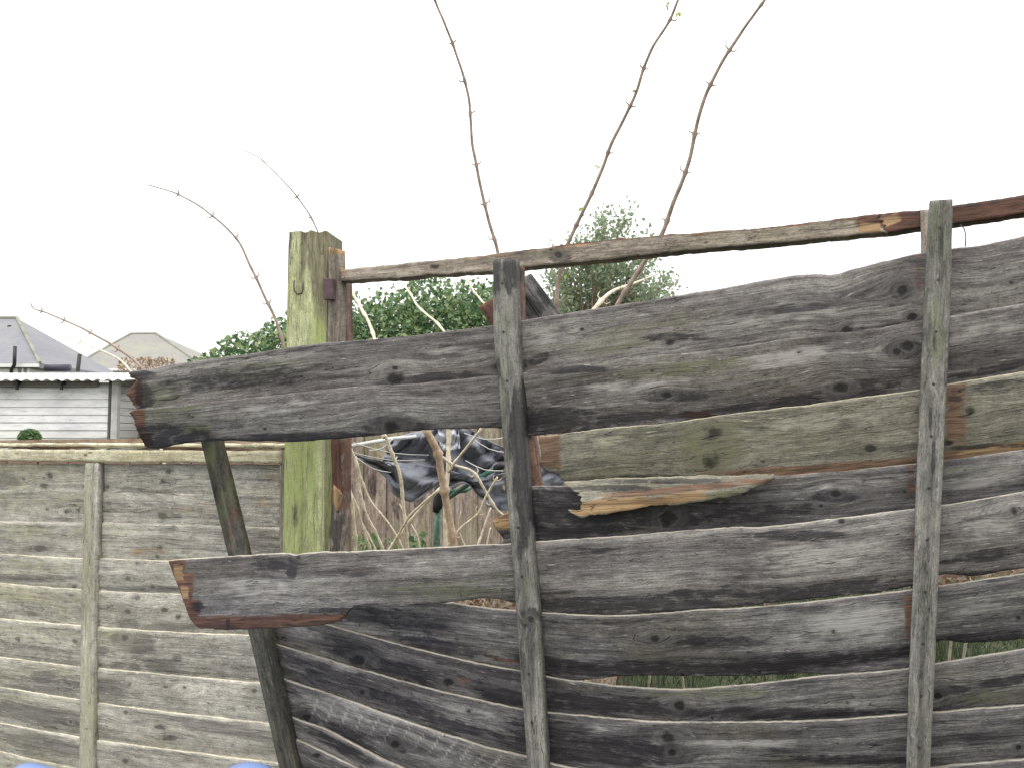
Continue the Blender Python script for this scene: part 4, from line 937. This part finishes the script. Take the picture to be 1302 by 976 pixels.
# small dark boarded side shed to its right
s2_ = empty('small_shed', 'small brownish grey boarded shed beside the white one, behind the board end', 'shed', (wx(165, 8.2), 8.2, 0))
wl = MB()
for k in range(22):
    z0 = k*.11
    if z0+.11 > wz(482, 8.2): break
    wl.add([(wx(151, 8.2), 8.186, z0), (wx(300, 8.2), 8.186, z0), (wx(300, 8.2), 8.2, z0+.105), (wx(151, 8.2), 8.2, z0+.105)], [(0, 1, 2, 3)])
wl.box((wx(151, 8.2), 8.21, 0), (wx(300, 8.2), 9.6, wz(483, 8.2)))
wl.build('wall', simple('dull_brown_boards', (.36, .31, .28), .85, var=.3, scale=7), s2_)
wl = MB(); wl.box((wx(148, 8.2), 8.1, wz(483, 8.2)+.003), (wx(305, 8.2), 9.7, wz(479, 8.2))); wl.build('roof', simple('felt_roof', (.40, .37, .33), .9), s2_)
# clipped round shrub in front of the shed
rs = empty('round_shrub', 'small dark green domed shrub in front of the white shed', 'shrub', (wx(40, 5.5), 5.5, 0))
cpt = RNG.normal(size=(2600, 3)); cpt /= np.linalg.norm(cpt, axis=1)[:, None]; cpt *= RNG.uniform(.55, 1, 2600)[:, None]**.4
cpt[:, 2] = np.abs(cpt[:, 2])
cpt = cpt*np.array([.068, .068, .066])+np.array([wx(39, 5.5), 5.5, wz(556, 5.5)-.01])
leaves('foliage', cpt, .018, M['ivy'], rs, seed=5)
tube('trunk', [(wx(40, 5.5), 5.5, 0), (wx(40, 5.5), 5.5, wz(556, 5.5))], .02, M['bark'], rs)

# ================================================================== HOUSES
def roofmat(m, sx=1.): return m
def house(name, label, D, ridge, eaveL, eaveR, ye, yr, mat, depth, wallx0, wallx1):
    """hipped house. ridge (px x0,x1), eaves px, ye eave row, yr ridge row"""
    h = empty(name, label, 'house', (wx((wallx0+wallx1)/2, D), D, 0))
    X = lambda p, d=D: (p-PW/2)/F*d
    Z = lambda p, d=D: CZ+(HOR-p)/F*d
    Dm = D+depth/2
    ax, bx_ = X(eaveL), X(eaveR); ze = Z(ye); zr = Z(yr, Dm); rx0, rx1 = X(ridge[0], Dm), X(ridge[1], Dm)
    mb = MB()
    v = [(ax, D-.12, ze), (bx_, D-.12, ze), (bx_, D+depth+.3, ze), (ax, D+depth+.3, ze), (rx0, Dm, zr), (rx1, Dm, zr)]
    v += [(q[0], q[1], q[2]-.15) for q in v[:4]]
    mb.add(v, [(0, 1, 5, 4), (1, 2, 5), (2, 3, 4, 5), (3, 0, 4), (6, 7, 1, 0), (7, 8, 2, 1), (8, 9, 3, 2), (9, 6, 0, 3), (9, 8, 7, 6)])
    rf_ = mb.build('roof', mat, h)
    hp = MB()
    for a, b_ in ((0, 4), (1, 5), (4, 5)):
        if (Vector(v[a])-Vector(v[b_])).length > .2: hp.tube([Vector(v[a])+Vector((0, 0, .01)), Vector(v[b_])+Vector((0, 0, .02))], .06, 6)
    hp.build('ridge_tiles', simple('ridge_tile', (.25, .25, .21), .8, scale=2), rf_)
    wl = MB(); wl.box((ax+.35, D, 0), (bx_-.35, D+depth, ze-.16)); wall = wl.build('wall', M['white'], h)
    gt = MB(); gt.box((ax, D-.22, ze-.13), (bx_, D-.13, ze-.02)); gt.build('gutter', M['white'], h)
    return h, X, Z
def slates(name, base, moss, s):
    m, t, b = newmat(name); g = G(t); tcn = t.nodes.new('ShaderNodeTexCoord').outputs['Object']
    br = t.nodes.new('ShaderNodeTexBrick'); br.inputs['Scale'].default_value = s; br.inputs['Mortar Size'].default_value = .012
    sw = g.n('ShaderNodeSeparateXYZ'); t.links.new(tcn, sw.inputs[0]); cb = g.n('ShaderNodeCombineXYZ'); t.links.new(sw.outputs[0], cb.inputs[0]); t.links.new(g.math('MULTIPLY', sw.outputs[2], 1.6), cb.inputs[1])
    t.links.new(cb.outputs[0], br.inputs['Vector'])
    br.inputs['Color1'].default_value = (*base, 1); br.inputs['Color2'].default_value = tuple(c*1.12 for c in base)+(1,); br.inputs['Mortar'].default_value = tuple(c*.75 for c in base)+(1,)
    n = g.noise(tcn, .7, 6, .7)
    c = g.mix(g.mapr(n, .45, .65, 0, .7), br.outputs[0], (*moss, 1))
    t.links.new(c, b.inputs['Base Color']); b.inputs['Roughness'].default_value = .75
    return m
h1, X1, Z1 = house('house', 'white house with grey slate hipped roof, at the left edge', 26, (-220, 17), -330, 51, 462, 404, slates('slate_roof', (.20, .20, .228), (.25, .255, .245), 2.2), 5, -200, 50)
# dormer-free white wall windows and pipes
def windowat(x0, x1, y0, y1, D):
    f = MB(); a, b_ = wx(x0, D), wx(x1, D); z0, z1 = wz(y1, D), wz(y0, D)
    wdt = .07
    f.box((a, D-.06, z0), (b_, D-.003, z0+wdt)); f.box((a, D-.06, z1-wdt), (b_, D-.003, z1)); f.box((a, D-.06, z0+wdt), (a+wdt, D-.003, z1-wdt)); f.box((b_-wdt, D-.06, z0+wdt), (b_, D-.003, z1-wdt)); f.box(((a+b_)/2-.03, D-.06, z0+wdt), ((a+b_)/2+.03, D-.003, z1-wdt))
    o = f.build('window', M['white'], h1)
    p = MB(); p.box((a+wdt, D-.03, z0+wdt), (b_-wdt, D-.01, z1-wdt)); p.build('pane', M['glass'], o)
windowat(19, 37, 465, 500, 26)
tube('drainpipe', [(wx(16, 25.6), 25.6, wz(440, 25.6)), (wx(16, 25.6), 25.6, wz(464, 25.6)), (wx(10, 25.6), 25.7, wz(469, 25.6)), (wx(10, 25.6), 25.7, 1)], .055, M['black'], h1)
tube('vent_pipe', [(wx(99, 25.6), 25.6, wz(450, 25.6)), (wx(97, 25.6), 25.6, wz(474, 25.6)), (wx(97, 25.6), 25.6, 1)], .06, M['black'], h1)
tube('roof_vent', [(wx(7, 28), 28, wz(423, 28)), (wx(8, 28), 28, wz(413, 28))], .06, M['black'], h1)
h2, X2, Z2 = house('house', 'further house with mossy brown hipped roof, right of the white one', 38, (164, 196), 88, 262, 468, 424, slates('mossy_roof', (.235, .225, .21), (.28, .285, .21), 1.8), 9, 100, 250)
# flat roofed outbuilding with a dark tank behind the shed
ob = empty('outbuilding', 'flat white roofed outbuilding rising just behind the corrugated shed roof', 'outbuilding', (wx(80, 14), 14, 0))
q = MB(); q.box((wx(46, 14), 14, 0), (wx(205, 14), 18, wz(476, 14))); q.build('wall', M['white'], ob)
q = MB(); q.box((wx(44, 14), 13.8, wz(476, 14)+.003), (wx(118, 14), 18.2, wz(473.3, 14))); q.build('roof', simple('grey_flat_roof', (.25, .25, .26), .8), ob)
tk = MB(); tk.tube([(wx(56, 14.6), 14.6, wz(467.5, 14.6)), (wx(87, 14.6), 14.6, wz(467.5, 14.6))], wz(463, 14.6)-wz(467.5, 14.6), 20)
tk.build('water_tank', simple('dark_tank', (.05, .05, .07), .5), None, True)
tag(bpy.data.objects['water_tank'], 'long dark rounded tank lying on the flat roof of the outbuilding', 'tank')
# dry shrub tops before house two
ds = empty('dry_bush', 'thin brown leafless bush before the mossy roofed house', 'shrub', (wx(190, 12), 12, 0))
q = MB()
for i in range(70):
    x = random.uniform(150, 225); y = 458+random.uniform(-5, 6)
    b0 = Vector((wx(190, 12)+random.uniform(-.2, .2), 12, 1.2)); tip = pv(x, y, 12+random.uniform(-.3, .3)); md_ = b0.lerp(tip, .6)+Vector((random.uniform(-.05, .05), 0, .1))
    q.tube([b0, md_, tip], [.012, .008, .004], 4)
q.tube([(wx(190, 12), 12, 0), (wx(190, 12), 12, 1.3)], .05, 8)
q.build('branches', M['bark'], ds)
pp = np.array([P(random.uniform(150, 222), 463+random.uniform(-8, 8), 12+random.uniform(-.3, .3)) for _ in range(260)])
leaves('dry_leaves', pp, .05, M['deadleaf'], ds, seed=77)

# ================================================================== IVY BUSH
def foliage_pts(lobes, n, seed, shell=.5, lump=.22, fq=2.2):
    r = np.random.default_rng(seed); out = []
    vol = np.array([a[3]*a[4]*a[5] for a in lobes])**(2/3); cnt = (vol/vol.sum()*n).astype(int)
    for (cx, cy, cz, rx, ry, rz), k in zip(lobes, cnt):
        p = r.normal(size=(k, 3)); p /= np.linalg.norm(p, axis=1)[:, None]
        lm = np.array([1+lump*mnoise.fractal((a*fq+cx, b_*fq+cy, c_*fq+cz), 1, 2, 3) for a, b_, c_ in p])
        rad = (1-shell*r.random(k)**1.8)*lm*(1+.04*r.normal(size=k))
        out.append(p*rad[:, None]*np.array([rx, ry, rz])+np.array([cx, cy, cz]))
    return np.concatenate(out)
BD = 7.0
ib = empty('ivy_bush', 'large dense ivy covered bush behind the green post and top rail', 'bush', (wx(480, BD), BD, 0))
lob = []
for px, py, rp, rv in [(250, 480, 30, 32), (300, 466, 45, 45), (335, 440, 38, 42), (400, 470, 70, 85), (450, 450, 55, 80), (495, 440, 60, 78), (550, 430, 62, 80), (600, 420, 60, 72), (640, 430, 55, 72), (520, 520, 170, 90), (320, 520, 90, 60), (680, 470, 40, 60)]:
    k = BD/F; lob.append((wx(px, BD), BD+random.uniform(-.1, .5), wz(py, BD), rp*k, rp*k*1.2, rv*k))
leaves('foliage', foliage_pts(lob, 44000, 3, .5, .24, 3.), .040, M['ivy'], ib, up=.5, seed=12)
tube('trunk', [(wx(500, BD), BD+.4, 0), (wx(495, BD), BD+.4, 1.0), (wx(510, BD), BD+.4, 2.2)], [.14, .11, .06], M['bark'], ib)
for i in range(7):
    a = random.uniform(0, 6.28); tube('limb', [(wx(500, BD), BD+.4, .9+.1*i), (wx(500, BD)+.5*math.cos(a), BD+.4+.3*math.sin(a), 1.6+.1*i), (wx(500, BD)+1.0*math.cos(a), BD+.4+.5*math.sin(a), 2.1+.07*i)], [.05, .035, .015], M['bark'], ib)

# ================================================================== TREE
TD = 14.0
tr = empty('garden_tree', 'airy pale green tree with ivy clad trunk beyond the top rail', 'tree', (wx(757, TD), TD, 0))
kk = TD/F
tube('trunk', [(wx(757, TD), TD, 0), (wx(757, TD), TD, 2.5), (wx(760, TD), TD, 4.2), (wx(768, TD), TD, 5.1)], [.16, .12, .07, .02], M['bark'], tr)
tips = []
rr = random.Random(5)
for i in range(110):
    z0 = rr.uniform(2.2, 4.6); sx_ = wx(758, TD); 
    tx = rr.uniform(702, 862); ymin = np.interp(tx, [700, 740, 765, 790, 820, 850, 862], [318, 292, 268, 275, 305, 335, 352]); ty = rr.uniform(ymin, 420)
    tip = Vector((wx(tx, TD), TD+rr.uniform(-.9, .9), wz(ty, TD)))
    z0 = min(z0, tip.z-.1)
    b0 = Vector((sx_, TD, max(z0-.6, 1.2))); md_ = b0.lerp(tip, .5)+Vector((rr.uniform(-.1, .1), rr.uniform(-.1, .1), rr.uniform(-.05, .15)))
    tube('limb', [b0, b0.lerp(md_, .5)+Vector((0, 0, .05)), md_, md_.lerp(tip, .5), tip], [.03, .022, .014, .009, .004], M['bark'], tr, 5)
    tips += [tip, md_.lerp(tip, .55), md_.lerp(tip, .8)]
tp = []
for q in tips:
    k = rr.randint(24, 50)
    for _ in range(k): tp.append((q.x+rr.gauss(0, .11), q.y+rr.gauss(0, .12), q.z+rr.gauss(0, .09)))
leaves('foliage', np.array(tp), .060, M['treeleaf'], tr, up=.3, seed=21)
iv = []
for _ in range(2600):
    z = rr.uniform(1.6, 4.2); a = rr.uniform(0, 6.28); sx_, rad = (wx(756, TD), .17) if rr.random() < .5 else (wx(783, TD), .30)
    if sx_ > wx(770, TD): z = rr.gauss(3.7, .45)
    q = rad*rr.uniform(.6, 1.1)*(1+.3*mnoise.noise((z*4, a, 1)))
    iv.append((sx_+q*math.cos(a), TD+.1+q*math.sin(a), z))
leaves('ivy', np.array(iv), .055, M['ivydark'], tr, seed=22)

# ================================================================== WHEELIE BINS (only their lids reach into the frame)
def wheelie(name, label, loc, mat):
    w_ = empty(name, label, 'bin', loc)
    def T(x, y, z): return Vector((x, y, z))+Vector(loc)
    q = MB(); rings = []
    for z, k in ((.10, .80), (.5, .9), (1.02, 1.0)):
        rings.append([T(sx*.235*k, sy*.27*k, z) for sx, sy in ((-1, -1), (1, -1), (1, 1), (-1, 1))])
    vv = [p for r in rings for p in r]
    q.add(vv, [(0, 1, 5, 4), (1, 2, 6, 5), (2, 3, 7, 6), (3, 0, 4, 7), (4, 5, 9, 8), (5, 6, 10, 9), (6, 7, 11, 10), (7, 4, 8, 11), (3, 2, 1, 0)])
    q.build('body', mat, w_, bevel=.02)
    q = MB(); v_ = []; K = 48
    for i in range(K+1):
        for j in range(K+1):
            u_, v2 = i/K*2-1, j/K*2-1
            lug = max(0, 1-abs(u_+.86)/.62)*.034 + max(0, 1-((u_-.80)/.30)**2)*.034
            z = 1.087+.03*(v2+1)/2+lug*min(1, max(0, v2-.5)/.4)-.02*max(0, max(abs(u_), abs(v2))-.95)/.05
            v_.append(T(u_*.247, v2*.30, z))
    q.add(v_, [(i*(K+1)+j, (i+1)*(K+1)+j, (i+1)*(K+1)+j+1, i*(K+1)+j+1) for i in range(K) for j in range(K)])
    o = q.build('lid', mat, w_, True); md = o.modifiers.new('s', 'SOLIDIFY'); md.thickness = .006
    q = MB(); q.tube([T(-.16, .27, 1.0), T(-.16, .33, 1.02), T(.16, .33, 1.02), T(.16, .27, 1.0)], .012, 8); q.build('handle', mat, w_, True)
    for sx in (-.22, .22):
        q = MB(); q.tube([T(sx-.025, .24, .1), T(sx+.025, .24, .1)], .1, 20); q.build('wheel', M['rubber'], w_, True)
    return w_
wheelie('wheelie_bin', 'blue plastic bin at the bottom left edge, lid corners showing before the pale panel', (-.685, 1.31, 0), M['bin'])

# a bent wire hanging from the top rail right of the right batten
tube('wire', [pv(1221, 286, 1.28), pv(1226, 291, 1.28), pv(1228, 300, 1.28), pv(1227.5, 314, 1.28)], .0009, M['nail'], bp, 5)

# grass tufts seen through the slits
r = np.random.default_rng(44); n = 26000
gx = r.uniform(-.3, 5.5, n); gy = r.uniform(3.2, 9.5, n); hh = r.uniform(.05, .16, n)*(1+.9*np.array([mnoise.noise((a*1.6, b_*1.6, 2)) for a, b_ in zip(gx, gy)]))
an = r.uniform(0, 6.28, n); wv = .006
dx, dy = np.cos(an)*wv, np.sin(an)*wv; lx, ly = r.normal(size=n)*.03, r.normal(size=n)*.03
v = np.stack([np.stack([gx-dx, gy-dy, 0*gx], 1), np.stack([gx+dx, gy+dy, 0*gx], 1), np.stack([gx+lx, gy+ly, hh], 1)], 1).reshape(-1, 3)
me = bpy.data.meshes.new('grass'); me.vertices.add(len(v)); me.vertices.foreach_set('co', v.ravel())
me.loops.add(n*3); me.loops.foreach_set('vertex_index', np.arange(n*3, dtype=np.int32)); me.polygons.add(n); me.polygons.foreach_set('loop_start', np.arange(0, n*3, 3, dtype=np.int32)); me.update(calc_edges=True)
at = me.attributes.new('rnd', 'FLOAT', 'POINT'); at.data.foreach_set('value', np.repeat(r.beta(1.6, 2.4, n), 3))
tag(link('grass', me, leafmat('grass_blade', (.025, .038, .018), (.05, .07, .03), (.20, .20, .12), .6, .3)), 'rough unmown grass beyond the broken panel', 'grass', kind='stuff')

G_ = {'bare_shrub': 'bare shrubs behind the fence', 'house': 'houses beyond the gardens'}
for o in bpy.data.objects:
    k = o.name.split('.')[0]
    if o.parent is None and k in G_: o['group'] = G_[k]

for o in bp.children:
    if o.name.startswith('splinter'): o['label'] = 'raw tan splinter hanging below the olive board'
    if o.type == 'MESH' and o.name.startswith('board') and o.data.materials[0] == M['greenish']: o['label'] = 'olive tinted board with paired green knots'
